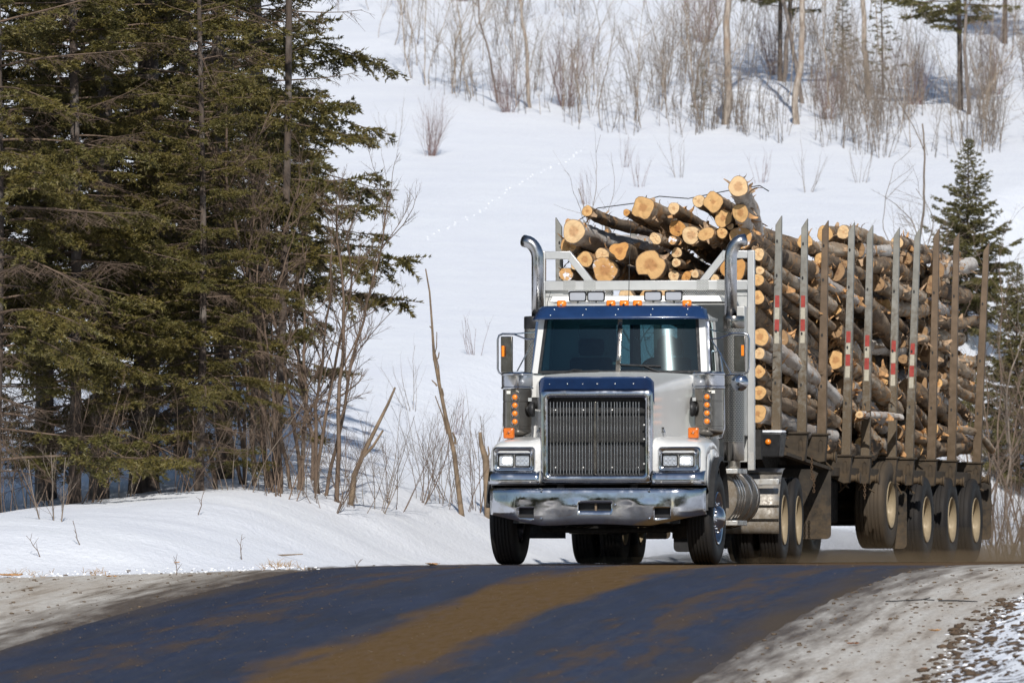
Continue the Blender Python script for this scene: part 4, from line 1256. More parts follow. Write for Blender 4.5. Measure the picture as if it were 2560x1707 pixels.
# axles
for i, (t0, z0) in enumerate(((6.6, .74), (9.2, .56), (11.1, .56), (12.95, .56))):
    for s in (-1, 1):
        wheel(trailer, s*1.10, t0, z0, TY_M if i == 0 else TY_T, RM_T, s < 0, 0, False, 'raised mud coated lift axle wheel' if i == 0 and s > 0 else None)
    MB().tube([(-.95, t0, z0), (.95, t0, z0)], .075, 12).build('axle', M['dark_chassis'], trailer, smooth=60)
    for s in (-1, 1):
        MB().box(*sorted((s*.42, s*.52)), t0-.45, t0+.35, z0+.08, z0+.20).build('suspension_arm', M['dark_chassis'], trailer, bevel=.02)
        MB().lathe([(.11, z0+.20), (.13, z0+.24), (.13, z0+.36), (.11, z0+.42)], (s*.47, t0+.25, 0), 'z', 16, True).build('air_spring', M['black_rubber'], trailer, smooth=40)
# mud flaps
fl = lambda x0, x1, t0, z0, z1, m='mud_flap_rubber': MB().prism(rrect(x0, x1, z0, z1, .06, 4), 'y', t0, t0+.016).build('mud_flap', M[m], trailer)
fl(.66, 1.36, 2.10, .30, 1.16); fl(-1.36, -.66, 2.10, .30, 1.16)
fl(.94, 1.36, 7.35, .18, .92); fl(-1.3, -.9, 7.35, .18, .92, 'black_rubber')
MB().box(-.75, .70, 4.7, 6.1, .50, 1.04).build('suspension_box', M['dark_chassis'], trailer, bevel=.03); MB().box(-.9, .8, 7.2, 8.6, .55, 1.04).build('suspension_box', M['dark_chassis'], trailer, bevel=.03); fl(-1.34, -.66, 5.9, .18, 1.0, 'black_rubber'); fl(.2, .66, 2.30, .14, .8, 'black_rubber'); fl(-.66, -.2, 2.30, .14, .8, 'black_rubber')
fl(.92, 1.38, 13.65, .30, 1.1); fl(-1.38, -.92, 13.65, .30, 1.1)
MB().box(-1.25, 1.25, 13.40, 13.62, .98, 1.28).build('rear_bumper', M['muddy_steel'], trailer, bevel=.01)
# landing gear and air tanks under the neck
for s in (-1, 1):
    MB().box(*sorted((s*.70, s*.84)), 3.6, 3.74, .55, 1.1).build('landing_leg', M['muddy_steel'], trailer, bevel=.01)
MB().lathe([(0, -.55), (.12, -.53), (.14, -.48), (.14, .48), (.12, .53), (0, .55)], (0, 4.4, .82), 'x', 18).build('air_tank', M['dark_chassis'], trailer, smooth=40)
q = MB().bar((1.20, -.2, 1.33), (1.30, 2.3, 1.16), .10, .04); q.build('bent_side_strip', M['muddy_steel'], trailer)
# hanging chains
for (x, y, z, n) in ((1.34, .95, 1.30, 9), (1.30, 1.3, 1.08, 7), (1.33, 4.55, .98, 6)):
    q = MB()
    for k in range(n):
        zz = z - k*.032; a = (k % 2)*math.pi/2
        pts = [(x+.013*math.cos(t_)*math.cos(a), y+.013*math.cos(t_)*math.sin(a), zz+.022*math.sin(t_)) for t_ in [2*math.pi*j/8 for j in range(9)]]
        q.tube(pts, .0055, 5, False)
    q.build('chain', M['rust_chain'], trailer)
# ---------------------------------------------------------------- the load
NA = 20
def log_mesh(L, r, seed, barkm, cutm, lob=(0.05, 3), bend=0.02, split=0.0, taper=0.12, end_tilt=0.0):
    rg = np.random.RandomState(seed)
    nr = 26
    th = np.arange(NA)*2*np.pi/NA
    ph = rg.rand(6)*2*np.pi
    shape = 1 + lob[0]*np.cos(lob[1]*th+ph[0]) + 0.035*np.cos(2*th+ph[1]) + 0.025*np.cos(5*th+ph[2])
    if split:
        shape = shape*(1 - split*np.exp(-((np.angle(np.exp(1j*(th-ph[3]))))/0.22)**2) - 0.5*split*np.exp(-((np.angle(np.exp(1j*(th-ph[3]-2.7))))/0.3)**2))
    ys_ = np.linspace(0, 1, nr)
    V = []
    for i, f in enumerate(ys_):
        y = f*L
        tw = 1 - taper*f + 0.05*math.sin(f*9+ph[4]) + 0.03*math.sin(f*23+ph[1]) + 0.025*rg.randn()*(0 < i < nr-1)
        knob = 1 + (0.06*rg.randn(NA) if 0 < i < nr-1 else 0.012*rg.randn(NA))
        rr = r*tw*(1 + (shape-1)*(1-0.6*f))*knob
        cx = bend*L*math.sin(math.pi*f+ph[5])*0.5; cz = bend*L*math.sin(1.7*math.pi*f+ph[2])*0.4
        if i == 0: c0 = (cx, cz)
        yy = y + (end_tilt*rr*np.sin(th) if i == 0 else 0)
        V.append(np.stack([cx-c0[0]+rr*np.cos(th), yy+0*th, cz-c0[1]+rr*np.sin(th)], -1))
    V = np.array(V)
    idx = np.arange(nr*NA).reshape(nr, NA); nxt = np.roll(idx, -1, 1)
    F = np.stack([idx[:-1], idx[1:], nxt[1:], nxt[:-1]], -1).reshape(-1, 4)
    body = np_mesh('birch_log', V.reshape(-1, 3), F, barkm, smooth=True)
    ends = []
    for k, s in ((0, -1), (nr-1, 1)):
        ring = V[k]; c = ring.mean(0)
        P = [c[None] + np.array([[0, s*0.004, 0]])]; A = [np.zeros(1)]
        for f in (0.3, 0.55, 0.8, 1.0):
            q = c + (ring-c)*f
            q[:, 1] += s*(0.004 + 0.006*rg.randn(NA)*(f < 1)*(1 if r > .05 else .4)) if f < 1 else s*0.001
            P.append(q); A.append(np.full(NA, f))
        P = np.concatenate(P); A = np.concatenate(A)
        T = []
        for j in range(NA):
            j2 = (j+1) % NA
            T.append((0, 1+j, 1+j2))
            for m_ in range(3):
                a, b, c_, d = 1+m_*NA+j, 1+m_*NA+j2, 1+(m_+1)*NA+j2, 1+(m_+1)*NA+j
                T += [(a, d, c_), (a, c_, b)]
        T = np.array(T)
        if s > 0: T = T[:, ::-1]
        ends.append(np_mesh('cut_end', P, T, cutm, {'rim': A}, smooth=False))
    return body, ends, V

def shreds_mesh(V, n, seed, mat, near_front=0.4, big=1.0):
    rg = np.random.RandomState(seed)
    nr, na = V.shape[:2]
    P = []; F = []
    for _ in range(n):
        f = rg.rand()*(0.18 if rg.rand() < near_front else 1.0)
        i = min(int(f*(nr-1)), nr-2); j = rg.randint(na)
        p = V[i, j]*(1-(f*(nr-1)-i)) + V[i+1, j]*(f*(nr-1)-i); c = V[i].mean(0)
        out = p-c; out[1] = 0; rr = np.linalg.norm(out)+1e-6; out /= rr
        tang = np.cross(out, [0, 1, 0]); ax = np.array([0, 1, 0.])
        w = (0.012+0.055*rg.rand()**2)*big; ln = (0.04+0.16*rg.rand()**2)*big; cur = rg.uniform(0.5, 2.6)
        d = tang*rg.choice([-1, 1]) if rg.rand() < 0.6 else ax*rg.choice([-1, 1])
        sd = np.cross(out, d); base = len(P); q = p - out*0.003; a = 0.15
        ns = 4
        for k in range(ns+1):
            P += [q-sd*w*(1-0.15*k), q+sd*w*(1-0.22*k)+out*0.004*rg.randn()]
            q = q + (d*math.cos(a)+out*math.sin(a))*ln/ns; a += cur/ns + 0.2*rg.randn()
        for k in range(ns):
            F.append((base+2*k, base+2*k+1, base+2*k+3, base+2*k+2))
    return np_mesh('bark_shreds', np.array(P), np.array(F), mat)

LOGS = []
def add_log(x, t0, z, yaw, pitch, L, r, seed, barkn, cutn, label, shreds=8, roll=None, name='birch_log', group='logs loaded on the trailer', **kw):
    body, ends, V = log_mesh(L, r, seed, M[barkn], M[cutn], **kw)
    o = link(name, body)
    rl = random.Random(seed).uniform(0, 6.28) if roll is None else roll
    o.matrix_world = TM @ Matrix.Translation((x, t0, z)) @ Matrix.Rotation(-R(yaw), 4, 'Z') @ Matrix.Rotation(R(pitch), 4, 'X') @ Matrix.Rotation(rl, 4, 'Y')
    for e in ends: link('cut_end', e, o)
    if shreds:
        s_ = link('bark_shreds', shreds_mesh(V, shreds, seed+5, [M['bark_peel'], M['bark_peel_grey']][seed % 2]), o); s_['kind'] = 'stuff'
    tag(o, label, 'log', group)
    d = Vector((math.sin(R(yaw))*math.cos(R(pitch)), math.cos(R(yaw))*math.cos(R(pitch)), math.sin(R(pitch))))
    LOGS.append((np.array([(Vector((x, t0, z)) + d*(L*k/9))[:] for k in range(10)]), r))
    return o

F0 = -1.30
B, P_, K = 'birch_bark', 'birch_bark_pale', 'maple_bark'
c1, c2, c3, c4 = 'cut_wood', 'cut_wood_pale', 'cut_wood_orange', 'cut_wood_snowy'
# x, z, r, dt, yaw, pitch, length, bark, cut, label, extra
FRONT = [
 (-1.09, 3.99, .138, -.25, 2.0, -1.5, 4.6, P_, c2, 'thick white birch log with pale round end, above the left exhaust stack', {}),
 (-.98, 4.24, .072, .00, 5.0, -4.5, 4.0, K, c1, 'thin dark log resting on the thick white birch at the upper left', {}),
 (-1.22, 3.83, .105, .05, 1.0, -2, 4.6, B, c4, 'log with ragged orange end just right of the first far stake', {}),
 (-1.01, 3.66, .098, .00, 0, -2, 4.6, K, c1, 'round orange ended log crossing behind the left diagonal rack brace', {}),
 (-.85, 3.72, .079, .25, 1, -2, 4.4, K, c2, 'half shaded log end tucked between two round ends beside the left brace', {}),
 (-1.25, 3.48, .085, .05, 0, -1, 4.6, K, c4, 'snow dusted log end framed by the left corner of the rack', {}),
 (-1.13, 3.585, .055, .0, 0, -1, 4.6, K, c2, 'small log end showing through the left corner of the rack', {}),
 (-.75, 3.53, .155, -.05, 1, -1, 4.6, B, c4, 'large log end packed with white snow above the rack crossbar', {'lob': (.07, 3)}),
 (-.55, 3.76, .110, -.15, 3, -3, 4.4, K, c3, 'three cornered orange split log end above the rack', {'lob': (.20, 3), 'end_tilt': .5}),
 (-.26, 4.27, .150, -.15, 2, -6, 4.4, B, c1, 'big knobby birch butt on top of the load at centre', {'lob': (.10, 4), 'end_tilt': -.3}),
 (-.475, 4.215, .046, -.10, 4, -5, 3.6, K, c3, 'small stub end against the left side of the knobby butt', {}),
 (-.12, 3.90, .065, -.10, -3, -3, 4.4, B, c2, 'crooked pale forked log end below the knobby butt', {'lob': (.2, 2), 'bend': .05}),
 (.085, 4.265, .078, .00, 3, -5, 4.4, K, c2, 'small round pale log end right of the knobby butt on top', {}),
 (.09, 4.03, .096, .18, 1, -3, 4.4, K, c3, 'dark shaded log end deep in the middle of the pile', {}),
 (.08, 3.88, .056, -.05, -2, -2, 4.4, B, c4, 'small snow tipped log end at the centre of the pile', {}),
 (-.18, 3.585, .200, -.10, 0, -1, 4.6, K, c1, 'largest log end, split in two lobes round a dark hollow', {'split': .45, 'lob': (.06, 2)}),
 (.31, 3.94, .111, -.05, 1, -3, 4.6, K, c2, 'round pale log end with a check line right of centre', {}),
 (.10, 3.735, .060, .10, 0, -2, 4.4, K, c2, 'small half shaded log end right of the split log', {}),
 (.125, 3.61, .058, -.05, 2, -3, 4.4, K, c2, 'small bright log end directly below the half shaded one', {}),
 (.075, 3.455, .070, .05, 1, -1, 4.4, B, c2, 'log end on the rack crossbar right of the split log', {}),
 (.23, 3.445, .062, .05, 1, -1, 4.4, B, c3, 'egg shaped orange end low on the rack crossbar', {'lob': (.15, 2)}),
 (.345, 3.475, .050, .0, 3, -2, 4.2, B, c2, 'ragged thin log end at the foot of the right diagonal brace', {}),
 (.38, 4.35, .076, .05, 2, -6, 4.4, K, c2, 'small upright looking log end left of the square topped one', {}),
 (.58, 4.335, .124, -.05, 2, -5, 4.6, K, c1, 'square topped log end high on the right of the load', {'lob': (.09, 4)}),
 (.69, 4.14, .108, .0, 2, -4, 4.6, K, c1, 'round orange log end under the square topped one', {}),
 (.50, 3.95, .085, -.10, 2, -3, 4.4, B, c1, 'tall narrow peeled log end in the right half of the pile', {'lob': (.24, 2), 'roll': 1.2}),
 (.675, 3.965, .068, .0, 1, -3, 4.4, K, c1, 'small orange end between the narrow peeled log and a bigger one', {}),
 (.765, 4.045, .045, .05, 1, -3, 4.4, K, c2, 'tiny log end below the round orange one on the right', {}),
 (.905, 3.91, .128, .0, 1, -4, 4.6, K, c4, 'large log end with snow on its lower edge behind the right stack tip', {}),
 (.985, 4.50, .120, -.55, -6, -13, 4.6, P_, c2, 'topmost birch log jutting up steeply above the whole load', {'end_tilt': .1}),
 (.97, 4.19, .098, -.35, -4, -13, 4.6, P_, c1, 'white birch log slanting down right below the topmost one', {'end_tilt': .5}),
 (1.10, 3.71, .081, .1, 0, -7, 4.6, B, c2, 'round pale end right of the rack, highest of its column', {}),
 (1.115, 3.515, .055, .12, 0, -8, 4.4, B, c2, 'small ragged log end right of the rack, second in its column', {}),
 (1.105, 3.40, .072, .05, 0, -8, 4.6, K, c1, 'medium orange log end right of the rack, third in its column', {}),
 (1.09, 3.19, .089, .1, 0, -9, 4.8, K, c1, 'log end with a dark heart check right of the rack post', {}),
 (.80, 3.53, .165, .05, 0, -3, 4.6, K, c3, 'wide broken orange log end behind the right exhaust pipe', {'split': .3}),
 (.575, 3.42, .050, .05, 0, -1, 4.4, K, c2, 'small log end on the crossbar under the right diagonal brace', {}),
 (-.50, 3.20, .098, .0, 0, -1, 4.6, B, c2, 'round log end below the crossbar, leftmost of four', {}),
 (-.25, 3.205, .103, .05, 0, -1, 4.6, K, c1, 'broad log end below the crossbar, second of four from the left', {}),
 (-.07, 3.24, .075, .08, 0, -1, 4.6, K, c2, 'log end below the crossbar, third of four from the left', {}),
 (.06, 3.24, .044, .05, 0, -1, 4.4, K, c2, 'smallest log end below the crossbar, rightmost of four', {}),
 (1.11, 2.30, .080, .10, 0, -7, 4.6, B, c1, 'squared log end beside the mirror right of the rack post', {'lob': (.08, 4)}),
 (1.09, 1.80, .105, .10, 0, -2, 4.6, P_, c1, 'shaggy pale birch end lowest beside the first stake', {}),
 (1.10, 2.72, .110, .20, 0, -9, 4.8, P_, c1, 'pale birch log below the dark heart end right of the rack', {}),
 (1.10, 2.52, .075, .15, 0, -7, 4.6, P_, c2, 'peeling birch log just above the squared end', {}),
 (1.10, 2.05, .090, .15, 0, -5, 4.6, K, c1, 'dark log between the squared end and the lowest birch end', {}),
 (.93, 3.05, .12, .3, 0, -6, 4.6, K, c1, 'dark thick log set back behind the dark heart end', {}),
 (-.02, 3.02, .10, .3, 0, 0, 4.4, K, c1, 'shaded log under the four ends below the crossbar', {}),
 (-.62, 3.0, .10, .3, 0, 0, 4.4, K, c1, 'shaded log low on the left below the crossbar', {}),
]
for i, (x, z, r, dt, yaw, pitch, L, bk, cu, lab, kw) in enumerate(FRONT):
    add_log(x, F0+dt, z, yaw, pitch, L, r, 100+i, bk, cu, lab, shreds=34 if bk != K else 18, **kw)

# the side of the load: logs thrown in, kept from running through each other
ORD = ['first', 'second', 'third', 'fourth', 'fifth', 'sixth', 'seventh', 'eighth', 'ninth', 'tenth']
st_t = [s_[0] for s_ in STK]
used_labels = set()
rs = random.Random(11)
def try_side(n_try, lay, n_max, rmin, rmax, big_front=False):
    got = 0
    for it in range(n_try):
        if got >= n_max: break
        q_ = 1 - it/n_try
        r = rmin + (rmax-rmin)*(0.25+0.75*q_)*rs.uniform(.75, 1)
        t0 = rs.uniform(-0.7, 11.4)
        top = 3.55 if t0 < 2 else (3.86 if t0 < 4.2 else 4.10)
        z = rs.uniform(1.55, top-r)
        L = rs.uniform(2.3, 4.2)
        if t0+L > 13.75: L = 13.75-t0+rs.uniform(-.2, .15)
        if L < 1.6: continue
        if t0 > 4.6 and z > 2.75: pitch = rs.uniform(-2.5, 3.0)
        elif t0 > 8 : pitch = rs.choice([rs.uniform(-9, -3), rs.uniform(2, 8)])
        else: pitch = rs.uniform(-13, -6)
        ze = z + math.sin(R(pitch))*L
        zb = 1.64 if t0+L < 2.4 else 1.40
        if min(z, ze) < zb + r or max(z, ze) > top: continue
        x = (1.20-r-rs.uniform(0, .05)) if lay == 0 else (1.20-r-lay*.26-rs.uniform(0, .12))
        yaw = rs.uniform(-1.5, 1.0)
        d = Vector((math.sin(R(yaw))*math.cos(R(pitch)), math.cos(R(yaw))*math.cos(R(pitch)), math.sin(R(pitch))))
        pts = np.array([(Vector((x, t0, z)) + d*(L*k/9))[:] for k in range(10)])
        ok = True
        for p2, r2 in LOGS:
            dd = np.linalg.norm(pts[:, None]-p2[None], axis=2).min()
            if dd < (r+r2)*(.80 if lay == 0 else .72): ok = False; break
        if ok:
            # finer check along the two axes
            fine = np.array([(Vector((x, t0, z)) + d*(L*k/39))[:] for k in range(40)])
            for p2, r2 in LOGS:
                f2 = p2[0] + (p2[-1]-p2[0])*np.linspace(0, 1, 40)[:, None]
                if np.linalg.norm(fine[:, None]-f2[None], axis=2).min() < (r+r2)*.80: ok = False; break
        if not ok: continue
        bk = rs.choice([B, B, P_, K]); 
        bd = {B: 'grey birch', P_: 'white birch', K: 'dark barked'}[bk]
        size = 'thin' if r < .062 else ('thick' if r > .095 else 'middling')
        tilt = 'level' if abs(pitch) < 1.5 else ('rising rearward' if pitch > 0 else 'sloping down rearward')
        zm = (z+ze)/2
        hb = 'top' if zm > 3.5 else 'upper' if zm > 2.95 else 'middle' if zm > 2.4 else 'lower' if zm > 1.9 else 'bottom'
        i0 = min(range(10), key=lambda k: abs(st_t[k]-t0)); i1 = min(range(10), key=lambda k: abs(st_t[k]-t0-L))
        if i1 == i0: i1 = min(9, i0+1)
        lab = f"{size} {bd} log {tilt}, {hb} layer, {ORD[i0]} to {ORD[i1]} stake" + ('' if lay == 0 else ', set back')
        if lab in used_labels: continue
        used_labels.add(lab); got += 1
        add_log(x, t0, z, yaw, pitch, L, r, 400+len(LOGS), bk, rs.choice([c1]+['cut_wood_old']*6), lab,
                shreds=(85 if lay == 0 else 26) if bk != K else 30, bend=.035 if r < .07 else .02, lob=(.07, 3))
    return got
g0 = try_side(700, 0, 40, .075, .125)
g1 = try_side(1500, 0, 60, .045, .085)
g2 = try_side(900, 1, 45, .07, .12)
g3 = try_side(500, 2, 22, .10, .15)
# bottom rows, and unseen core logs added to block light through the load
for b_, (ta, lb_) in enumerate(((2.35, 3.9), (5.9, 3.8), (9.55, 3.8))):
    for j, x_ in enumerate((1.06, .78, .45, .1, -.3, -.7, -1.1)):
        r_ = rs.uniform(.095, .125)
        add_log(x_, ta+rs.uniform(-.1, .2), 1.36+r_, rs.uniform(-.6, .6), 0, lb_, r_, 700+b_*10+j, rs.choice([B, K, K]), c1,
                f"{['outermost', 'second', 'third', 'fourth', 'fifth', 'sixth', 'innermost far'][j]} log of the bottom row, {['front', 'middle', 'rear'][b_]} bunk pair", 30 if j == 0 else 0)
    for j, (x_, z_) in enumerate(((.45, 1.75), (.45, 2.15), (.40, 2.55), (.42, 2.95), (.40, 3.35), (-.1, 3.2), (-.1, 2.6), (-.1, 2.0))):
        add_log(x_, ta-.2, z_, 0, 0, lb_+.3, .21, 740+b_*10+j, K, c1, f"unseen thick dark log added in the {['front', 'middle', 'rear'][b_]} of the load, {['lowest', 'second', 'third', 'fourth', 'highest', 'upper far', 'middle far', 'lower far'][j]} of its stack", 0)
# logs sticking out past the last stake and the pale broken branch between stakes
add_log(1.10, 11.2, 2.72, 1.5, -1, 2.85, .085, 901, B, c1, 'frayed birch log sticking out past the last stake at mid height', 60)
add_log(1.12, 12.2, 1.78, 3.0, -7, 2.2, .055, 902, B, c3, 'bare broken branch drooping out behind the last bunk', 10, bend=.05)
add_log(1.13, 10.9, 2.36, 2.0, -3, 2.9, .075, 903, B, c1, 'grey birch log poking out behind the last stake below the frayed one', 30)
add_log(1.31, 4.3, 1.86, 4.0, -2.5, 2.2, .05, 904, P_, c2, 'pale peeled branch lying outside the fifth and sixth stakes', 26, bend=.05)
add_log(.95, 2.55, 3.98, 3.0, -5, 2.6, .10, 905, B, c1, 'bent birch log humped above the second and third stakes', 30, bend=.06)
add_log(1.05, 3.05, 3.78, 0, -3, 2.6, .082, 906, K, c1, 'dark log with bright round end between third and fourth stakes on top', 10)
add_log(1.05, 4.6, 4.16, 0.5, -1.2, 4.6, .085, 907, B, c2, 'long grey birch log level along the top from fifth stake', 50)
add_log(1.08, 8.2, 4.14, 0.0, -1.0, 4.9, .085, 908, B, c2, 'peeling birch log level along the top to the last stake', 50)
add_log(.70, 5.2, 4.16, 0.0, -1.0, 6.5, .10, 909, K, c1, 'dark log along the top set back from the fifth stake', 16)
print('side logs', g0, g1, g2, g3, 'total', len(LOGS))

# wire cable thrown over the load
q = MB()
pts = [(-1.36, -.75, 4.05), (-1.0, -.6, 4.30), (-.55, -.5, 4.36), (-.26, -.5, 4.44), (.1, -.5, 4.41), (.58, -.5, 4.50), (.98, -.5, 4.56), (1.05, -.3, 4.5)]
q.tube([TM @ Vector(p) for p in pts], .007, 6)
cb = q.build('wire_cable', M['black_rubber'])
tag(cb, 'thin dark wire cable stretched across the top of the log load', 'cable')
# ---------------------------------------------------------------- vegetation builders
class Twigs:
    """collects tapered tubes as arrays"""
    def __init__(s): s.P = []; s.F = []; s.n = 0
    def tube(s, pts, r0, r1, n=4):
        pts = np.asarray(pts, float); m = len(pts)
        d = np.gradient(pts, axis=0); d /= (np.linalg.norm(d, axis=1, keepdims=True)+1e-9)
        ref = np.array([0.31, 0.87, 0.38])
        a = np.cross(d, ref); a /= (np.linalg.norm(a, axis=1, keepdims=True)+1e-9); b = np.cross(d, a)
        th = np.arange(n)*2*np.pi/n
        rr = np.linspace(r0, r1, m)[:, None, None]
        V = pts[:, None, :] + rr*(a[:, None, :]*np.cos(th)[None, :, None] + b[:, None, :]*np.sin(th)[None, :, None])
        idx = np.arange(m*n).reshape(m, n) + s.n; nx_ = np.roll(idx, -1, 1)
        s.P.append(V.reshape(-1, 3)); s.F.append(np.stack([idx[:-1], nx_[:-1], nx_[1:], idx[1:]], -1).reshape(-1, 4)); s.n += m*n
    def mesh(s, name, mat, smooth=True):
        return np_mesh(name, np.concatenate(s.P), np.concatenate(s.F), mat, smooth=smooth)

def needles_mesh(name, segs, per_m, ln, wd, mat, seed):
    """segs: (n,6) start/end of twigs; leaf-sized blades around each"""
    rg = np.random.RandomState(seed)
    S = np.asarray(segs); a, b = S[:, :3], S[:, 3:]
    le = np.linalg.norm(b-a, axis=1)
    cnt = np.maximum(2, (le*per_m*rg.uniform(.75, 1.25, len(le))).astype(int))
    i = np.repeat(np.arange(len(S)), cnt); N = len(i)
    f = rg.rand(N)[:, None]
    p = a[i]*(1-f) + b[i]*f
    d = (b-a)[i]/(le[i][:, None]+1e-9)
    rnd = rg.randn(N, 3); rnd[:, 2] = np.abs(rnd[:, 2])*0.4 + rnd[:, 2]*0.6
    o = rnd - d*(rnd*d).sum(1)[:, None]; o /= (np.linalg.norm(o, axis=1)[:, None]+1e-9)
    dir_ = d*rg.uniform(.35, .95, (N, 1)) + o*0.8; dir_ /= np.linalg.norm(dir_, axis=1)[:, None]
    side = np.cross(dir_, rg.randn(N, 3)); side /= (np.linalg.norm(side, axis=1)[:, None]+1e-9)
    L = ln*rg.uniform(.6, 1.25, (N, 1)); W = wd*rg.uniform(.7, 1.3, (N, 1))
    v0 = p - side*W; v1 = p + side*W; v2 = p + dir_*L
    V = np.stack([v0, v1, v2], 1).reshape(-1, 3)
    return np_mesh(name, V, np.arange(len(V)).reshape(-1, 3), mat)

def cross_(a, b):
    return np.stack([a[..., 1]*b[..., 2]-a[..., 2]*b[..., 1], a[..., 2]*b[..., 0]-a[..., 0]*b[..., 2], a[..., 0]*b[..., 1]-a[..., 1]*b[..., 0]], -1)
def norm_(a):
    return a/(np.sqrt((a*a).sum(-1, keepdims=True))+1e-9)
def fine_tubes(A, B, r0, r1):
    """straight three-sided twigs, many at once"""
    d = norm_(B-A); a = norm_(cross_(d, np.array([0.31, 0.87, 0.38]))); b = cross_(d, a)
    th = np.arange(3)*2*np.pi/3
    o = a[:, None, :]*np.cos(th)[None, :, None] + b[:, None, :]*np.sin(th)[None, :, None]
    r0 = np.broadcast_to(np.asarray(r0, float), (len(A),)); r1 = np.broadcast_to(np.asarray(r1, float), (len(A),))
    V = np.concatenate([A[:, None, :]+o*r0[:, None, None], B[:, None, :]+o*r1[:, None, None]], 1)
    k = np.array([[0, 1, 4, 3], [1, 2, 5, 4], [2, 0, 3, 5]])
    F = (np.arange(len(A))*6)[:, None, None] + k[None]
    return V.reshape(-1, 3), F.reshape(-1, 4)

def spruce_parts(H, r0, Lmax, seed, z0=0.5, gap=0.08, dens=1.0, bare=0.0, per_m=115, ln=.053, wd=.009, top_fac=0.85, green_from=0.22, mats=('spruce_trunk', 'dead_twig', 'spruce_needles'), sway=0.05, zfine=8.0, droopy=1.0):
    rg = np.random.RandomState(seed)
    trunk = Twigs(); wood = Twigs(); S1 = []; S2 = []; WA = []; WB = []
    nt = 24
    ph = rg.rand(2)*6.28
    zz = np.linspace(-.5, H, nt)
    cx = sway*np.sin(zz*.45+ph[0]); cy = sway*np.sin(zz*.38+ph[1])
    rad = r0*np.clip(1-(zz/H), .02, 1)**.8; rad[0] *= 1.35; rad[1] *= 1.12
    pts = np.stack([cx, cy, zz], -1)
    trunk_rings = Twigs()
    for i in range(nt-1):
        trunk_rings.tube(pts[i:i+2], rad[i], rad[i+1], 10)
    z = z0; az = rg.rand()*6.28
    while z < H-.15:
        f = z/H
        az += 2.4 + rg.uniform(-.6, .6)
        L = Lmax*(1-f)**top_fac*rg.uniform(.5, 1.12)
        if z < H*.12: L *= rg.uniform(.4, .9)
        coarse = 1.0 if z < zfine else .45
        base = np.array([np.interp(z, zz, cx), np.interp(z, zz, cy), z])
        isbare = rg.rand() < (max(bare, .55 if H > 10 else 0) if z < 1.9 else bare*(1 if z < H*.35 else .35))
        up = rg.uniform(-.12, .14) + .45*f; droop = rg.uniform(.14, .45)*(1-f)*droopy; lift = rg.uniform(.08, .32)*(1-.4*f)
        dh = np.array([math.cos(az), math.sin(az), 0]); sd = np.array([-dh[1], dh[0], 0]); wig = rg.uniform(-.14, .14)
        def bp(s_):
            s_ = np.asarray(s_)[..., None]
            return base + dh*(s_*L) + sd*(wig*L*s_*s_) + np.array([0, 0, 1.0])*(L*(up*s_ - droop*s_**2 + lift*s_**3))
        wood.tube(bp(np.linspace(0, 1, 8)), .005+.007*L, .003, 4)
        K = max(4, int(L*.85/.058*dens*coarse))
        sf = np.sort(rg.uniform(.12, .99, K))
        p = bp(sf); td0 = norm_(bp(sf+.03)-p)
        sgn = np.where(np.arange(K) % 2, 1., -1.)[:, None]
        ang = np.radians(rg.uniform(38, 70, K))[:, None]
        sdv = norm_(cross_(np.broadcast_to(np.array([0, 0, 1.0]), td0.shape), td0))
        td = td0*np.cos(ang) + sdv*sgn*np.sin(ang)
        td[:, 2] += rg.uniform(-.55, .12, K)*droopy
        td = norm_(td)
        tl = min(.66, .32*L)*(1.05-sf)**.6*rg.uniform(.45, 1.15, K) + .06
        e = p + td*tl[:, None]; e[:, 2] -= .12*tl*rg.rand(K)*droopy
        green = np.zeros(K, bool) if isbare else (sf > green_from*rg.uniform(.3, 1.3, K))
        WA.append(p); WB.append(e)
        ns = int(min(.66, .32*L)/.05)+2
        g = (np.arange(ns)+.6)/(ns+.3)
        q0 = p[:, None, :]*(1-g)[None, :, None] + e[:, None, :]*g[None, :, None]
        s2 = np.where(np.arange(ns) % 2, 1., -1.)[None, :, None]
        a2 = np.radians(rg.uniform(32, 62, (K, ns)))[..., None]
        sv = norm_(cross_(np.broadcast_to(np.array([0, 0, 1.0]), td.shape), td))
        d2 = td[:, None, :]*np.cos(a2) + sv[:, None, :]*s2*np.sin(a2)
        d2[..., 2] += rg.uniform(-.6, .05, (K, ns))*droopy
        l2 = rg.uniform(.05, .14, (K, ns))*(1.15-g)[None, :]
        keep = rg.rand(K, ns) < np.clip(tl/.45, .25, 1)[:, None]
        q1 = q0 + d2*l2[..., None]
        mg = keep & green[:, None]
        S1.append(q0[mg]); S2.append(q1[mg])
        S1.append((p*.7+e*.3)[green]); S2.append(e[green])
        mb = keep & ~green[:, None] & (rg.rand(K, ns) < .6)
        WA.append(q0[mb]); WB.append(q0[mb] + (d2*l2[..., None])[mb]*1.4)
        if not isbare: S1.append(bp(np.array([.8]))); S2.append(bp(np.array([1.03])))
        z += gap*rg.uniform(.4, 1.5)*(1-.35*f)/(1.0 if z < zfine else .6)
    WA, WB = np.concatenate(WA), np.concatenate(WB)
    tv, tf = fine_tubes(WA, WB, .0026, .0011)
    wv, wf = np.concatenate(wood.P), np.concatenate(wood.F)
    limb = np_mesh('limbs', np.concatenate([wv, tv]), np.concatenate([wf, tf+len(wv)]), M[mats[1]], smooth=True)
    segs = np.concatenate([np.concatenate(S1), np.concatenate(S2)], 1)
    return (trunk_rings.mesh('trunk', M[mats[0]]), limb,
            needles_mesh('crown', segs, per_m, ln, wd, M[mats[2]], seed+1))

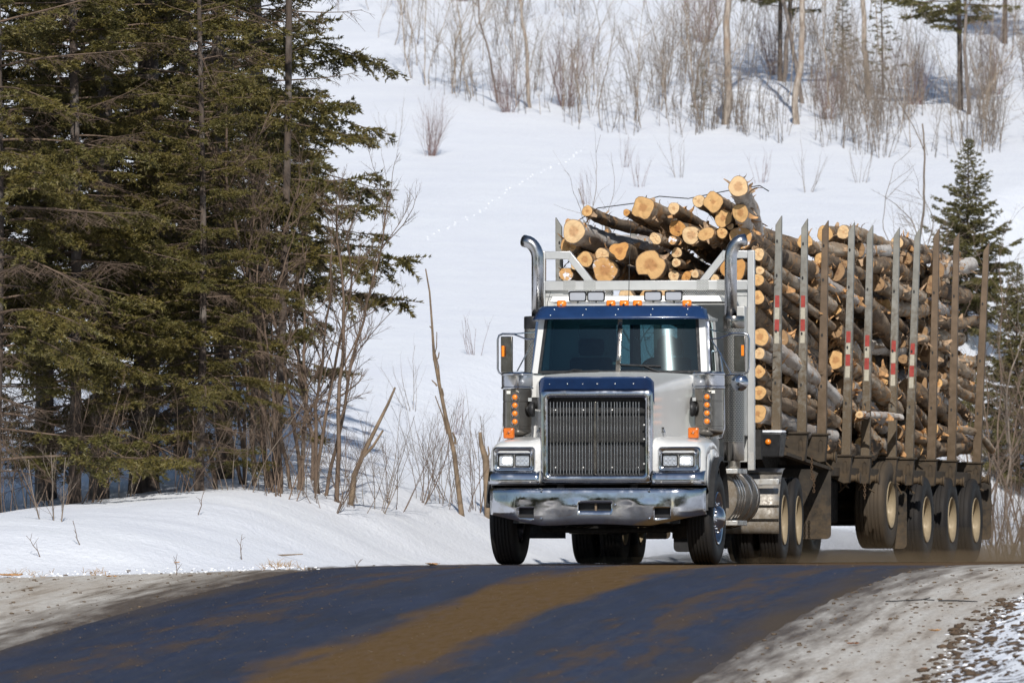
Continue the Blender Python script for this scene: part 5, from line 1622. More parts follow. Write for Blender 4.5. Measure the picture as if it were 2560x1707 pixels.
def place_tree(parts, x, y, rz=0, sc=1.0, label='', group=None, name='spruce_tree', cat='tree', dz=-.05, tilt=0, names=('trunk', 'limbs', 'crown')):
    o = empty(name, (x, y, ground_at(x, y)+dz), rz)
    o.scale = (sc, sc, sc); o.rotation_euler = (0, tilt, rz)
    for nm, me in zip(names, parts): link(nm, me, o)
    return tag(o, label, cat, group)

def bare_parts(H, r0, seed, n_main=1, spread=.25, depth=4, bud=0, mat='grey_twig', lean=0.0, dens=1.0, thin=1.0, upbias=.25, kids=6, mat2=None, blen=1.0):
    """leafless tree or shrub: stems that fork into fine twigs"""
    rg = np.random.RandomState(seed)
    st = Twigs(); tw = Twigs(); buds = []
    def grow(p, d, L, r, lev):
        n = max(3, int(L/.16)+2) if lev < 2 else 4
        pts = [p]; dd = d.copy()
        for i in range(n-1):
            dd = dd + rg.randn(3)*(.07 if lev == 0 else .14) + np.array([0, 0, upbias*.12]); dd /= np.linalg.norm(dd)
            pts.append(pts[-1] + dd*L/(n-1))
        (st if lev == 0 else tw).tube(pts, r, r*(.35 if lev < 2 else .5), 6 if lev == 0 else 3)
        if lev >= depth-1:
            if bud and rg.rand() < bud: buds.append(pts[-1])
            return
        k = max(2, int(kids*dens*rg.uniform(.7, 1.3)*(1.0 if lev == 0 else .75)))
        for j in range(k):
            f = rg.uniform(.25 if lev == 0 else .15, 1.0)
            i = min(n-2, int(f*(n-1))); q0 = pts[i] + (pts[i+1]-pts[i])*(f*(n-1)-i)
            o = rg.randn(3); o -= dd*o.dot(dd); o /= np.linalg.norm(o)+1e-9
            a = R(rg.uniform(25, 55))
            nd = dd*math.cos(a) + o*math.sin(a) + np.array([0, 0, upbias]); nd /= np.linalg.norm(nd)
            grow(q0, nd, L*blen*rg.uniform(.28, .55)*(1.1-.5*f), r*rg.uniform(.35, .55)*(1.1-.5*f), lev+1)
    for m_ in range(n_main):
        a = rg.rand()*6.28; s_ = spread*(rg.rand()**.5) if n_main > 1 else 0
        d = np.array([math.cos(a)*s_+lean, math.sin(a)*s_, 1.0]); d /= np.linalg.norm(d)
        p = np.array([math.cos(a)*s_*.25, math.sin(a)*s_*.25, -.15])
        grow(p, d, H*rg.uniform(.65, 1.05) if n_main > 1 else H, r0*(rg.uniform(.6, 1.05) if n_main > 1 else 1)*thin, 0)
    out = [st.mesh('stem', M[mat])]
    if tw.n: out.append(tw.mesh('twigs', M[mat2 or mat]))
    if buds:
        bt = Twigs()
        for b_ in buds: bt.tube([b_, b_+np.array([.0, 0, -.012]), b_+np.array([.003, 0, -.022])], .006, .004, 4)
        out.append(bt.mesh('catkins', M['dead_twig']))
    return out

def place_bare(parts, x, y, rz, sc, label, group, name, cat, dz=-.05):
    return place_tree(parts, x, y, rz, sc, label, group, name, cat, dz, 0, [m_.name.split('.')[0] for m_ in parts])

# ---------------------------------------------------------------- spruces left of the road
SPA = spruce_parts(19, .17, 2.6, 21, z0=.45, gap=.078, bare=.18, droopy=1.5)
SPB = spruce_parts(18, .115, 2.5, 22, z0=.45, gap=.078, bare=.18, droopy=1.35, mats=('grey_trunk', 'dead_twig', 'spruce_needles'))
SPC = spruce_parts(17, .085, 2.45, 23, z0=.45, gap=.072, bare=.15, droopy=1.3)
G1 = 'spruces behind the left snowbank'
def at(px, D): return (px-1280)/24000*D
def old_tan(D): return (0.00069*max(D-122, 0)**2 + .05)/D
def up(D):
    """distance on the slope that lies under the same angle as a first survey gave, and the size factor that goes with it"""
    lo, hi = 122.0, 300.0
    for _ in range(40):
        m_ = (lo+hi)/2
        if (float(hill(m_))+.05)/m_ < old_tan(D): lo = m_
        else: hi = m_
    return lo, lo/D
place_tree(SPA, at(362, 117.5), 117.5, .6, 1.0, 'spruce with the thickest dark trunk, third trunk in from the left edge', G1)
place_tree(SPB, at(252, 116.5), 116.5, 2.0, 1.0, 'spruce with pale grey scarred trunk left of the thick dark one', G1)
place_tree(SPC, at(184, 114.6), 114.6, 2.9, .85, 'mid sized spruce standing in front of the pale scarred trunk', G1)
place_tree(SPC, at(560, 121.0), 121.0, 1.1, 1.22, 'slimmer spruce whose right branches reach out over open snow', G1)
place_tree(SPC, at(-20, 113.0), 113.0, 3.4, 1.05, 'sunlit spruce at the left edge with boughs nearest the road', G1)
place_tree(SPB, at(120, 119.5), 119.5, 4.1, 1.05, 'spruce half hidden behind the boughs at the left edge', G1)
place_tree(SPC, at(455, 125.0), 125.0, 5.2, 1.05, 'shaded spruce standing back between the thick trunk and the slim one', G1)
place_tree(SPC, at(500, 115.2), 115.2, 4.4, .62, 'young spruce with drooping boughs in front of the slim spruce', G1)
place_tree(SPB, at(-160, 118.0), 118.0, 1.0, 1.0, 'spruce cut by the left frame edge behind the sunlit one', G1)
place_tree(SPA, at(-330, 115.5), 115.5, 2.2, 1.0, 'spruce outside the left edge of the stand', G1)
place_tree(SPB, at(640, 128.0), 128.0, .3, 1.05, 'farther spruce showing behind the right boughs of the slim spruce', G1)

SPG = spruce_parts(20, .055, 2.9, 25, z0=6.9, gap=.085, bare=.05, dens=.7, per_m=70, ln=.06, wd=.012, zfine=6.0, mats=('spruce_trunk', 'dead_twig', 'spruce_needles'))
place_tree(SPG, at(690, 120.0), 120.0, .9, 1.0, 'slender bare trunk added among the leafless trees, its unseen crown casting shade', G1, tilt=.03)  # tree added so that its out-of-view crown shades the slope
# bare broadleaf stems under and beside them
G2 = 'leafless trees along the left bank'
BA = bare_parts(4.8, .034, 31, 1, depth=4, mat='dead_twig', kids=15, upbias=.2, blen=.75)
BB = bare_parts(4.2, .028, 32, 3, .22, depth=4, mat='dead_twig', kids=12, upbias=.2, blen=.75)
BC = bare_parts(3.6, .030, 37, 1, depth=4, mat='dead_twig', kids=17, lean=-.02, upbias=.12, blen=.75)
for px, D, parts, rz, sc, lab in (
    (672, 117.0, BA, .4, 1.1, 'dark leafless tree leaning right out of the spruce shade'),
    (742, 118.5, BB, 1.3, 1.0, 'forked leafless tree with brown stems beside the slim spruce'),
    (838, 117.0, BC, 2.5, 1.05, 'leafless tree with wide twiggy crown, last before open snow'),
    (615, 119.0, BB, 3.3, .95, 'twiggy leafless tree tangled in low spruce boughs'),
    (540, 116.0, BA, 5.0, .9, 'slender leafless tree in front of the slim spruce trunk'),
    (700, 116.2, BB, 2.2, .9, 'tangled leafless tree just right of the leaning dark one'), (800, 118.2, BB, 4.6, .95, 'many stemmed leafless tree left of the wide crowned one'),
    (640, 117.6, BC, 5.6, 1.1, 'twiggy leafless tree at the edge of the spruce shade'),
    (780, 121.0, BA, 4.0, .9, 'thin leafless tree standing back left of the wide crowned one')):
    place_bare(parts, at(px, D), D, rz, sc, lab, G2, 'bare_tree', 'tree')
# undergrowth at the bank crest
G3 = 'leafless shrubs along the bank crest'
SH = [bare_parts(1.7, .0085, 41+k, 8, .6, depth=4, mat=['dead_twig', 'grey_twig', 'dead_twig'][k], kids=6, upbias=.22) for k in range(3)]
rs2 = random.Random(5)
SHPX = [(20, 113.0), (75, 114.5), (140, 113.5), (205, 114), (290, 115), (430, 114.5), (500, 116), (590, 115.5), (640, 116), (700, 115.5), (760, 116.5), (820, 116), (880, 117), (930, 118.5), (985, 120), (1040, 122), (1100, 123), (1150, 125), (1190, 126)]
SHL = ['at the far left edge', 'second from the left edge', 'under the sunlit boughs', 'at the foot of the pale scarred trunk', 'between the two biggest trunks', 'right of the thick dark trunk',
       'below the young spruce', 'at the foot of the slim spruce', 'under the leaning dark tree', 'by the leaning dark tree, right side', 'by the forked brown tree', 'left of the wide crowned tree',
       'right of the wide crowned tree', 'at the foot of the slanting snag', 'between the two broken snags', 'at the foot of the tall snag', 'right of the tall snag', 'halfway from tall snag to truck', 'next to the truck fender']
for k, ((px, D), w) in enumerate(zip(SHPX, SHL)):
    place_bare(SH[k % 3], at(px, D), D, rs2.uniform(0, 6.28), rs2.uniform(.75, 1.25) if px < 900 else rs2.uniform(.65, .95), 'leafless brown shrub ' + w, G3, 'bare_shrub', 'shrub')

# broken snags
def snag(name, pts, rads, stubs, label):
    q = MB(); q.tube(pts, rads, 8)
    base = pts[0]
    o = empty(name, (base[0], base[1], base[2]))
    loc = lambda p: (p[0]-base[0], p[1]-base[1], p[2]-base[2])
    MB().tube([loc(p) for p in pts], rads, 8).build('trunk', M['snag_wood'], o, smooth=60)
    for a, b, r in stubs:
        MB().tube([loc(a), loc(tuple((Vector(a)+Vector(b))/2 + Vector((.02, 0, -.01)))), loc(b)], [r, r*.85, r*.6], 6).build('stub', M['snag_wood'], o, smooth=60)
    tag(o, label, 'snag'); return o
def pz(px, py, D): return (at(px, D), D, CAM_Z + (1367-py)/24000*D)
D = 123.0
gx = at(1160, D)
snag('broken_snag', [(gx, D, ground_at(gx, D)-.2), pz(1152, 1270, D), pz(1135, 1130, D), pz(1115, 1045, D), pz(1098, 960, D), pz(1085, 890, D), pz(1080, 810, D), pz(1074, 730, D), pz(1064, 672, D)],
     [.040, .034, .029, .025, .022, .019, .014, .011, .008],
     [(pz(1138, 1110, D), pz(1131, 1080, D), .02), (pz(1100, 960, D), pz(1085, 870, D), .012), (pz(1118, 1085, D), pz(1088, 990, D), .012), (pz(1085, 905, D), pz(1098, 880, D), .012), (pz(1104, 1000, D), pz(1105, 970, D), .014), (pz(1083, 900, D), pz(1092, 830, D), .009), (pz(1082, 830, D), pz(1074, 815, D), .012), (pz(1092, 965, D), pz(1079, 950, D), .013)],
     'tall thin broken snag with pale stubs standing alone left of the truck')
D = 117.5
gx = at(872, D)
snag('broken_snag', [(gx, D, ground_at(gx, D)-.2), pz(885, 1190, D), pz(910, 1130, D), pz(945, 1060, D), pz(970, 1010, D), pz(988, 968, D)], [.038, .032, .027, .022, .017, .012],
     [(pz(900, 1150, D), pz(958, 1075, D), .022), (pz(888, 1190, D), pz(905, 1120, D), .012)], 'reddish snag slanting up to the right beside the leafless trees')
gx = at(1222, 126)
snag('broken_snag', [(gx, 126, ground_at(gx, 126)-.2), pz(1215, 1150, 126), pz(1203, 1110, 126), pz(1200, 1080, 126)], [.05, .045, .032, .022], [(pz(1218, 1150, 126), pz(1220, 1115, 126), .014)], 'curved broken stem beside the left headlight')

# sapling and twigs on the bank face
SAP = bare_parts(1.15, .010, 51, 3, .35, depth=3, mat='grey_twig', kids=7, upbias=.3)
place_bare(SAP, at(135, 106.5), 106.5, .5, 1.15, 'small bare sapling growing from the face of the left snowbank', 'twigs on the snowbank', 'bare_sapling', 'sapling', -.1)
for px, D, h, lean, lab in ((205, 104, .26, -.5, 'short dark broken twig on the snowbank below the sapling'), (105, 103.2, .22, -.9, 'forked dark twig low on the snowbank near the left edge'), (492, 109.5, .3, .2, 'thin crooked twig high on the snowbank under the spruces'),
                        (608, 105.5, .28, -.1, 'fine upright twig in the middle of the snowbank'), (885, 105.2, .16, .4, 'tiny grass stem low on the snowbank left of the truck'), (445, 102.2, .2, -.4, 'fine twig near the foot of the snowbank')):
    x = at(px, D); z = ground_at(x, D)
    rw_ = random.Random(px); q = MB(); P0 = Vector((0, 0, -.05)); ch_ = [P0]
    for k in range(5): ch_.append(ch_[-1] + Vector((lean*h/5+rw_.uniform(-.02, .02), rw_.uniform(-.02, .02), (h+.05)/5*rw_.uniform(.8, 1.2))))
    q.tube(ch_, [.007, .006, .005, .004, .003, .002], 5)
    for k in (2, 3, 4): q.tube([ch_[k], ch_[k] + Vector((rw_.uniform(-.07, .07), rw_.uniform(-.03, .03), rw_.uniform(.03, .09)))], [.003, .0015], 4)
    o = q.build('twig', M['dead_twig']); o.location = (x, D, z); tag(o, lab, 'twig', 'twigs on the snowbank')
x = at(715, 107.5); z = ground_at(x, 107.5)
q = MB().tube([(-.17, 0, .03), (0, .02, .035), (.19, 0, .045)], [.009, .011, .006], 6); o = q.build('fallen_stick', M['snag_wood']); o.location = (x, 107.5, z-.01); tag(o, 'pale stick lying flat on the snowbank', 'stick')

# ---------------------------------------------------------------- right side, behind the trailer
SPD = spruce_parts(7.4, .085, 3.4, 61, z0=.4, gap=.042, bare=.03, dens=.8, per_m=100, ln=.075, wd=.015, top_fac=1.0, green_from=.12, mats=('spruce_trunk', 'dead_twig', 'spruce_needles_far'))
G4 = 'spruces behind the trailer'
def fit(px, py, D, H): return (CAM_Z+(1367-py)/24000*D - ground_at(at(px, D), D))/H
place_tree(SPD, at(2418, 165), 165, .5, fit(2418, 330, 165, 7.4), 'pointed young spruce rising above the rear of the load', G4)
place_tree(SPD, at(2545, 160), 160, 2.5, fit(2545, 640, 160, 7.4), 'lower spruce at the right edge beside the last stake', G4)
place_tree(SPD, at(2640, 168), 168, 4.0, fit(2640, 560, 168, 7.4), 'spruce cut by the right frame edge', G4)
BD = bare_parts(5.8, .038, 63, 1, depth=4, mat='grey_twig', kids=11, upbias=.12)
BE = bare_parts(4.6, .026, 64, 4, .4, depth=4, mat='dead_twig', kids=8, upbias=.15)
G5 = 'leafless trees behind the trailer'
for px, D, p_, rz, sc, lab in ((2310, 158, BD, .3, .95, 'leafless tree reaching over the load left of the young spruce'), (2470, 152, BE, 1.0, 1.0, 'leafless thicket tree right of the last stake'), (2530, 150, BD, 2.0, .7, 'grey leafless tree at the right edge'),
                               (2500, 146, BE, 4.0, .8, 'low twiggy tree behind the trailer tail'), (2560, 148, BE, 5.2, .9, 'twiggy tree cut by the right frame edge'), (2440, 155, BE, 2.7, .9, 'leafless tree hidden behind the last stakes')):
    place_bare(p_, at(px, D), D, rz, sc, lab, G5, 'bare_tree', 'tree')
for k, (px, D) in enumerate(((2480, 144), (2515, 145), (2550, 143), (2590, 146), (2450, 147))):
    place_bare(SH[k % 3], at(px, D), D, k*1.1, 1.1, 'leafless brown shrub ' + ['low behind the trailer tail', 'between trailer tail and frame edge', 'at the right frame edge', 'outside the right frame edge', 'hidden by the rear wheels'][k], 'shrubs behind the trailer', 'bare_shrub', 'shrub')
# slender tree showing over the logs at the centre
BF = bare_parts(8.5, .05, 66, 2, .10, depth=3, mat='grey_twig', kids=7, upbias=.2)
place_bare(BF, at(1660, 140), 140, .8, fit(1660, 330, 140, 8.5), 'bare tree top poking up behind the knobby birch butt', None, 'bare_tree', 'tree')

# ---------------------------------------------------------------- brush on the hillside
G6 = 'saplings in the brush on the hillside'
SPL = [bare_parts(h, .0155, 70+k, 1, depth=3, mat=m_, kids=9, upbias=.45) for k, (h, m_) in enumerate(((4.2, 'pale_twig'), (3.4, 'grey_twig'), (5.0, 'pale_twig'), (2.8, 'grey_twig'), (3.8, 'pale_twig'), (4.6, 'grey_twig')))]
WIL = [bare_parts(2.0, .0075, 80+k, 34, .42, depth=3, mat='red_twig', kids=5, upbias=.45) for k in range(2)]
GRY = [bare_parts(2.4, .018, 84+k, 14, .5, depth=3, mat='grey_twig', kids=5, upbias=.4) for k in range(2)]
rs3 = random.Random(9)
cnt = 0
def brush_edge(px):   # where the brush begins up the hill, in metres from the camera
    return np.interp(px, [780, 960, 1040, 1200, 1500, 1700, 1800, 2000, 2200, 2400, 2560], [272, 259, 254, 250, 246, 245, 247, 243, 241, 241, 243])
while cnt < 165:
    px = rs3.uniform(820, 2640)
    De = float(brush_edge(px)); D = De + (rs3.random()**1.7)*34
    if px < 1000 and rs3.random() < .5: continue
    if fbm(np.array([px*.011]), np.array([D*.16]), 3)[0] < rs3.uniform(-.16, .06): continue
    k = rs3.randrange(6)
    sc_ = rs3.uniform(.55, 1.05)
    zone = ['right of the big spruces', 'above the open slope', 'above the left exhaust stack', 'above the middle of the log pile', 'around the stout hill birch', 'above the second to fourth stakes', 'around the small bushy hill spruce', 'under the tall hillside spruce', 'at the upper right edge'][min(8, int((px-820)/200))]
    Dn, kf = up(D)
    place_bare(SPL[k], at(px, Dn), Dn, rs3.uniform(0, 6.28), sc_*kf, f"{'tall' if sc_ > .8 else 'short'} {'pale' if k in (0, 2, 4) else 'grey'} leafless sapling {'low' if D-De < 8 else 'high'} on the hill {zone}", G6, 'bare_sapling', 'sapling')
    cnt += 1
WILS = [(1075, 239.5, 0, .82, 'round purplish willow clump alone on the open slope'), (1415, 250.0, 1, 1.15, 'dense reddish willow clump in the brush above the left stack'), (1270, 248.0, 0, .8, 'reddish willow clump left of the dense one'),
        (1150, 269.0, 1, 1.2, 'reddish willow clump high on the slope at upper centre'), (1000, 275.0, 0, 1.2, 'dark willow clump at the top edge right of the spruces'), (1760, 263.0, 1, 1.3, 'red brown willow clump near the top edge at centre right'),
        (1940, 257.0, 0, 1.0, 'willow clump in the brush left of the hill birches'), (2290, 251.0, 1, 1.1, 'willow clump in the thick brush above the load'), (2480, 253.0, 0, 1.1, 'willow clump near the upper right edge'),
        (2070, 248.0, 1, .9, 'willow clump at the foot of the hill birches')]
for px, D, k, sc, lab in WILS:
    D, kf = up(D)
    place_bare(WIL[k], at(px, D), D, px*.01, sc*kf, lab, 'willow clumps on the hillside', 'willow_shrub', 'shrub')
# thick low brush nobody could count: one mass
br = Twigs(); rg = np.random.RandomState(91)
n = 0
while n < 1250:
    px = rg.uniform(1000, 2660); 
    if rg.rand() > np.interp(px, [1000, 1500, 1800, 2100, 2600], [.25, .4, .8, 1.0, 1.0]): continue
    D = float(brush_edge(px)) + rg.rand()**1.4*22 - 1.0
    if fbm(np.array([px*.011]), np.array([D*.16]), 3)[0] < rg.uniform(-.10, .10): continue
    D, kf = up(D)
    x = at(px, D); z = float(ground_at(x, D)); h = rg.uniform(.5, 2.3)*kf; a = rg.rand()*6.28; l = rg.uniform(0, .35)
    p0 = np.array([x, D, z-.1]); p1 = p0 + np.array([math.cos(a)*l*h*.4, math.sin(a)*l*h*.4, h*.55]); p2 = p0 + np.array([math.cos(a)*l*h, math.sin(a)*l*h, h])
    bow = rg.randn(3)*.10*h; bow[2] = 0
    br.tube([p0, p1+bow*.6, p0*.25+p2*.75+bow, p2+bow*.5], .0065, .002, 3)
    for j in range(5):
        q0 = p0 + (p2-p0)*rg.uniform(.3, .9) + bow*.7; dd = rg.randn(3)*.7; dd[2] = abs(dd[2])*.8+.3
        br.tube([q0, q0+dd*h*.25], .0035, .0015, 3)
    n += 1
bo = link('undergrowth', br.mesh('undergrowth', M['grey_twig'])); tag(bo, 'dense low leafless brush across the hillside', 'undergrowth', kind='stuff')
# larger trees on the hill
HBP = bare_parts(13, .105, 95, 1, depth=4, mat='birch_trunk', mat2='pale_twig', kids=10, upbias=.35)
HBQ = bare_parts(12, .062, 96, 1, depth=4, mat='grey_trunk', mat2='grey_twig', kids=9, upbias=.35, lean=.06)
G7 = 'leafless trees on the hillside'
for px, D, p_, rz, sc, lab in ((1812, 247, HBP, .2, 1.0, 'stout pale birch on the hillside above the tilted logs'), (1960, 254, HBQ, 1.0, 1.1, 'dark stemmed tree right of the stout hill birch'), (1992, 247, HBP, 2.0, .9, 'pale forked birch behind the topmost log'),
                               (2008, 251, HBQ, 3.1, 1.0, 'grey tree tight against the right of the forked birch'), (2095, 279, HBQ, 2.2, 1.0, 'distant dark trunk near the top edge'), (2172, 253, HBP, 4.0, .8, 'slim pale birch beside the small hill spruce'),
                               (2190, 277, HBQ, 5.0, .9, 'distant slim trunk right of the other distant one'), (1735, 250, HBQ, .9, .55, 'leaning dark sapling tree left of the stout birch'), (2425, 249, HBQ, 1.9, .9, 'slim tree below the big hill spruce'), (1245, 250, HBQ, 2.9, .55, 'crooked tree in the sparse brush above the left stack'),
                               (1325, 249, HBP, 3.9, .55, 'forked pale tree beside the dense willow clump')):
    D, kf = up(D)
    place_bare(p_, at(px, D), D, rz, sc*kf, lab, G7, 'bare_tree', 'tree')
SPE = spruce_parts(12, .075, 2.3, 65, z0=2.2, gap=.075, bare=.06, dens=.8, per_m=70, ln=.08, wd=.015, mats=('spruce_trunk', 'dead_twig', 'spruce_needles_far'))
SPF = spruce_parts(3.2, .035, .8, 67, z0=.6, gap=.08, bare=.0, dens=.7, per_m=60, ln=.07, wd=.014, green_from=.1, mats=('spruce_trunk', 'dead_twig', 'spruce_needles_far'))
G8 = 'spruces on the hillside'
for px, D, p_, rz, sc, lab in ((2398, 250, SPE, .4, 1.0, 'tall hillside spruce with bare lower trunk at upper right'), (2205, 253, SPF, 1.4, 1.05, 'small bushy spruce in the brush left of the tall hillside spruce'), (2105, 255, SPF, 2.0, .85, 'thin crooked spruce left of the small bushy one'),
                               (1955, 254, SPE, 3.0, .9, 'spruce at the top edge behind the hill birches'), (1755, 248, SPF, 4.4, .5, 'low spruce seedling left of the stout hill birch'), (2510, 263, SPE, 5.0, 1.0, 'spruce near the top right corner')):
    D, kf = up(D)
    place_tree(p_, at(px, D), D, rz, sc*kf, lab, G8)
# grasses and dry weeds on the open slope
WD = [bare_parts(1.5, .008, 98, 5, .3, depth=2, mat='grey_twig', kids=4, upbias=.5), bare_parts(1.1, .007, 99, 7, .4, depth=2, mat='red_twig', kids=4, upbias=.5)]
for k, (px, D, w) in enumerate(((1030, 178, 'upper left, beside the spruce boughs'), (1130, 176, 'standing in a tall pair of stems'), (1215, 172, 'right of the tall pair'), (1300, 176, 'directly left of the left stack'), (1335, 173, 'just behind the left stack'), (1190, 190, 'far up the open slope'),
                     (980, 236, 'near the round willow clump'), (1560, 233, 'below the brush edge at centre'), (1700, 231, 'below the brush edge above the logs'), (1900, 230, 'below the hill birches'), (2020, 228, 'on the open snow right of the logs'), (1470, 225, 'alone in open snow above the load'),
                     (2150, 230, 'below the thin crooked spruce'), (1600, 229, 'with rusty leaves near centre'))):
    D, kf = up(D+5)
    place_bare(WD[k % 2], at(px, D), D, k*.9, kf, 'tuft of dry weed stems in the snow, ' + w, 'dry weeds on the open slope', 'weed_tuft', 'weed')
# unseen wood added behind the photographer to darken reflections in the chrome
fw = MB(); rf = random.Random(4)
for k in range(230):
    x = rf.uniform(-120, 120); y = rf.uniform(-75, 12)
    if abs(x - float(road_c(y))) < 10 or (abs(x) < 9 and y > -14): continue
    z = ground_at(x, y); h = rf.uniform(13, 24); r = h*rf.uniform(.13, .18)
    fw.tube([(x, y, z-.3), (x, y, z+h*.3)], [.2, .14], 5)
    nz = 7
    for i in range(nz):
        z0_ = z + h*(.08+.92*i/nz); z1_ = z0_ + h*.92/nz*1.9; rr = r*(1-i/nz)+.1
        n_ = 7
        ring = [(x+rr*rf.uniform(.7, 1.25)*math.cos(2*math.pi*j/n_+i), y+rr*rf.uniform(.7, 1.25)*math.sin(2*math.pi*j/n_+i), z0_-rf.uniform(0, .5)) for j in range(n_)]
        fw.add(ring + [(x, y, min(z1_, z+h))], [(j, (j+1) % n_, n_) for j in range(n_)])
fo = link('unseen_forest', fw.mesh('unseen_forest', M['spruce_needles'])); tag(fo, 'dark spruce wood added unseen behind the viewer for chrome reflections', 'unseen_forest', kind='stuff')
# ---------------------------------------------------------------- small things on the ground
rg = np.random.RandomState(77)
def stones(name, mat, n, sampler, smin, smax, label, cat, ex=2.5):
    g_ = 1.618; base = np.array([[-1,g_,0],[1,g_,0],[-1,-g_,0],[1,-g_,0],[0,-1,g_],[0,1,g_],[0,-1,-g_],[0,1,-g_],[g_,0,-1],[g_,0,1],[-g_,0,-1],[-g_,0,1]], float)/1.9
    tri = np.array([[0,11,5],[0,5,1],[0,1,7],[0,7,10],[0,10,11],[1,5,9],[5,11,4],[11,10,2],[10,7,6],[7,1,8],[3,9,4],[3,4,2],[3,2,6],[3,6,8],[3,8,9],[4,9,5],[2,4,11],[6,2,10],[8,6,7],[9,8,1]])
    P = []; F = []
    pts = sampler(n); m_ = 0
    for x, y, z in pts:
        s_ = smin + (smax-smin)*rg.rand()**ex
        v = base*(0.6+0.6*rg.rand(12, 1))*s_*np.array([1.4, 1.1, .5]); a = rg.rand()*6.28
        c, s2 = math.cos(a), math.sin(a)
        v = v @ np.array([[c, s2, 0], [-s2, c, 0], [0, 0, 1]]) + np.array([x, y, z+s_*.25])
        P.append(v); F.append(tri + m_); m_ += 12
    o = link(name, np_mesh(name, np.concatenate(P), np.concatenate(F), mat)); tag(o, label, cat, kind='stuff'); return o
def shoulder(n):
    out = []
    while len(out) < n:
        y = rg.uniform(78, 106); side = rg.rand() < .5
        x = float(road_c(y)) + (rg.uniform(3.2, 5.9) if side else -rg.uniform(3.2, 6.5))
        if not side and bank_dist(np.array([x]), np.array([y]))[0] > .3: continue
        out.append((x, y, ground_at(x, y)))
    return out
def onroad(n):
    out = []
    while len(out) < n:
        y = rg.uniform(78, 108); u = rg.uniform(-3.3, 3.3)
        out.append((float(road_c(y))+u, y, float(road_g(y))))
    return out
stones('gravel', M['pebble'], 1500, shoulder, .004, .026, 'loose gravel scattered on both frozen shoulders', 'gravel')
stones('grit', M['pebble'], 1600, onroad, .003, .012, 'grit scattered over the asphalt', 'gravel')
def ridge(n):
    out = []
    while len(out) < n:
        y = rg.uniform(77, 96); x = float(road_c(y)) + 3.33 + float(np.interp(y, [70, 80, 88, 97], [2.1, 1.98, 1.80, 1.80])) + rg.uniform(-.1, 3.0)**1.0
        out.append((x, y, ground_at(x, y)))
    return out
stones('dirt_clods', M['dirt_clod'], 2400, ridge, .008, .05, 'clods of brown dirt mixed into the ploughed snow ridge', 'dirt', 2.2)
stones('snow_lumps', M['snow'], 700, ridge, .006, .032, 'lumps of snow on the dirty ploughed ridge', 'snow', 1.8)
def foot(n):
    out = []
    while len(out) < n:
        y = rg.uniform(98, 106); x = rg.uniform(-9, -1.8)
        d = bank_dist(np.array([x]), np.array([y]))[0]
        if -.25 < d < .35: out.append((x, y, ground_at(x, y)))
    return out
stones('snow_crumbs', M['snow'], 350, foot, .006, .028, 'crumbled snow along the foot of the left bank', 'snow')
# dry grass at the foot of the bank
gt = Twigs()
for x, y, z in foot(150):
    if fbm(np.array([x*1.3]), np.array([3.0]), 2)[0] < .02 or not (-6.2 < x < -2.2): continue
    for k in range(5):
        h = rg.uniform(.02, .08); dx, dy = rg.randn(2)*.05
        gt.tube([(x, y, z-.01), (x+dx*.5, y+dy*.5, z+h*.6), (x+dx, y+dy, z+h)], .0025, .001, 3)
o = link('dry_grass', gt.mesh('dry_grass', M['dry_grass'])); tag(o, 'tufts of dry yellow grass along the foot of the left snowbank', 'grass', kind='stuff')
# torn bark and chips dropped along the road
def chip(px, D, L, W, mat, label, n=3):
    x = at(px, D); z = ground_at(x, D) if abs(x-float(road_c(D))) > 3.3 else float(road_g(D))
    q = MB()
    for k in range(n):
        a = rg.rand()*3.14; c, s_ = math.cos(a), math.sin(a); ox, oy = rg.randn(2)*L*.3
        rows = [[(ox+c*L*(f-.5)-s_*W*g, oy+s_*L*(f-.5)+c*W*g, .01+.05*L*abs(g)*4+.25*L*(f-.5)**2) for g in (-.5, 0, .5)] for f in (0, .25, .5, .75, 1)]
        q.grid(rows)
    o = q.build('bark_piece', mat, None, solid=.004); o.location = (x, D, z+.005); tag(o, label, 'bark', 'bark pieces dropped by the road')
chip(1082, 106.2, .16, .09, M['bark_peel'], 'curled orange bark piece in the snow left of the front wheel', 4)
chip(20, 101.5, .14, .05, M['bark_peel'], 'torn tan bark at the foot of the bank, left edge', 4)
chip(275, 101.2, .10, .04, M['bark_peel'], 'tan bark scrap at the foot of the bank below the sapling', 2)
chip(440, 103.9, .06, .03, M['bark_peel'], 'small tan scrap in the middle of the left bank', 2)
chip(2340, 88.5, .13, .05, M['cut_wood_pale'], 'pale flat wood chip on the right shoulder by the dirty ridge', 1)
chip(2130, 86, .08, .04, M['dry_leaf'], 'reddish bark scrap in the middle of the right shoulder', 2)
chip(2312, 81.5, .05, .03, M['dry_leaf'], 'small red scrap low on the right shoulder', 1)
q = MB()
q.tube([(-.38, 0, .012), (-.2, .02, .02), (-.02, .0, .03), (.06, .05, .05), (.0, .09, .03), (.10, .02, .025)], [.006]*6, 5); q.tube([(.14, .0, .02), (.3, -.03, .02), (.52, -.15, .012)], [.007, .008, .005], 5)
o = q.build('wire_scrap', M['black_rubber']); x = at(2310, 95); o.location = (x, 95, ground_at(x, 95)); tag(o, 'dark bent stick or wire lying on the right shoulder', 'stick')
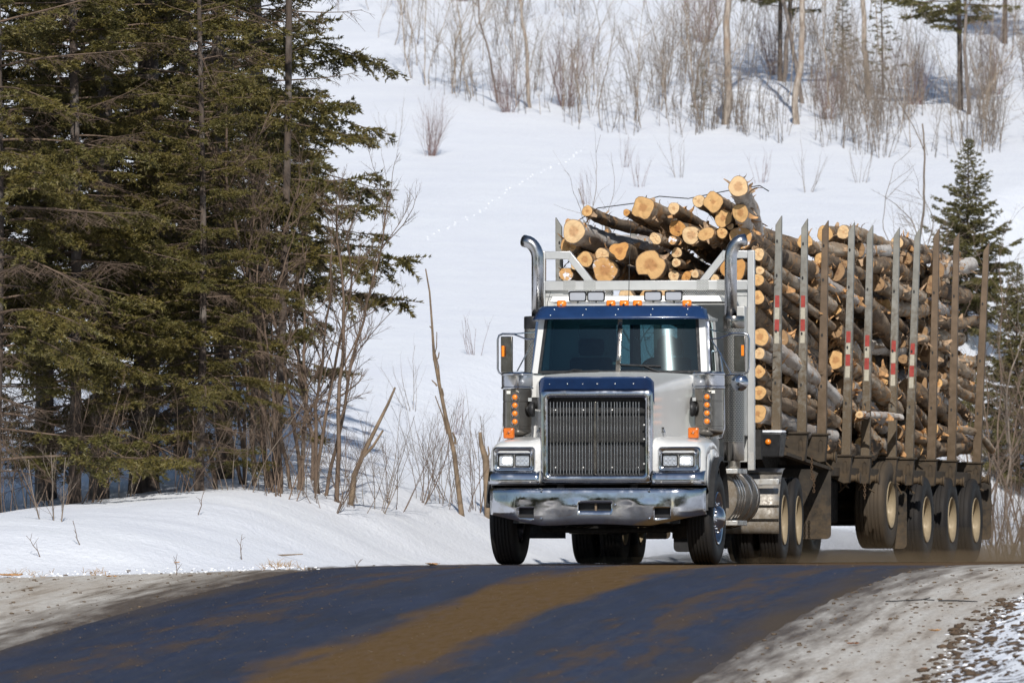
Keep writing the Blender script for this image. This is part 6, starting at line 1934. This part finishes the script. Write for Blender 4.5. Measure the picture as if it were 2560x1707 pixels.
# line of animal prints on the open slope
def slope_D(px, py):      # distance at which the slope shows at this height
    lo, hi = 125.0, 290.0
    for _ in range(40):
        m_ = (lo+hi)/2
        if (ground_at(at(px, m_), m_)-CAM_Z)/m_*24000 < 1367-py: lo = m_
        else: hi = m_
    return lo
tp = [(px, slope_D(px, py)) for px, py in ((1455, 375), (1420, 398), (1375, 420), (1330, 440), (1285, 465), (1240, 500), (1195, 530), (1150, 555), (1100, 575), (1050, 605))]
q = MB()
for i in range(len(tp)-1):
    (a, b), (c, d) = tp[i], tp[i+1]
    for k in range(4):
        f = (k+rg.uniform(0, .6))/4; px = a+(c-a)*f; D = b+(d-b)*f; x = at(px, D)+rg.uniform(-.06, .06); z = ground_at(x, D)
        w = rg.uniform(.012, .022)
        q.loops([[(x+w*r_*math.cos(t_), D+w*2.2*r_*math.sin(t_), z+h_) for t_ in [2*math.pi*j/10 for j in range(10)]] for r_, h_ in ((1.6, -.02), (1.15, .007), (.9, .006), (.5, -.004), (.02, -.006))])
o = q.build('animal_tracks', M['snow'], None, smooth=60); tag(o, 'dotted trail of animal prints crossing the open snow slope', 'tracks', kind='stuff')
# brown dust whirled up by the trailer wheels: two low closed clouds of air-borne grit, thick near the road and thin above
for hk, wk, den, lab in ((.45, .85, .16, 'thick brown dust low over the road around the trailer wheels'), (1.25, 1.1, .035, 'thin brown dust drifting higher behind the trailer wheels')):
    dr = np.random.RandomState(3); L = []
    for t_, w_, h_ in ((-3.2, .8, .10), (-1.5, 1.6, .22), (2, 1.9, .26), (6, 2.2, .30), (10, 2.3, .34), (14, 2.6, .40), (18, 3.0, .46), (24, 3.2, .46), (30, 2.6, .3), (34, 1.0, .1)):
        ring = []
        for k in range(18):
            a_ = 2*math.pi*k/18
            xx = .3 + wk*w_*math.cos(a_)*(1+.12*dr.randn()); zz_ = .008 + max(0, math.sin(a_))*h_*hk*(1+.25*dr.randn())
            if t_ > 12: xx += .028*(t_-12)**1.5
            ring.append((xx, t_, zz_ if math.sin(a_) > 0.01 else .008))
        L.append(ring)
    q = MB(); q.loops(L); q.f.append(tuple(range(18))); q.f.append(tuple(range(len(q.v)-18, len(q.v))))
    t = NT('dust_air'); t.t.nodes.remove(t.b)
    pv = t.n('VolumePrincipled', Color=(0.62, 0.45, 0.28, 1), Density=den, Anisotropy=0.2)
    t.t.links.new(pv.outputs[0], t.out.inputs['Volume'])
    o = q.build('dust', t.m, None, smooth=80); o.matrix_world = TM
    tag(o, lab, 'dust', kind='stuff')
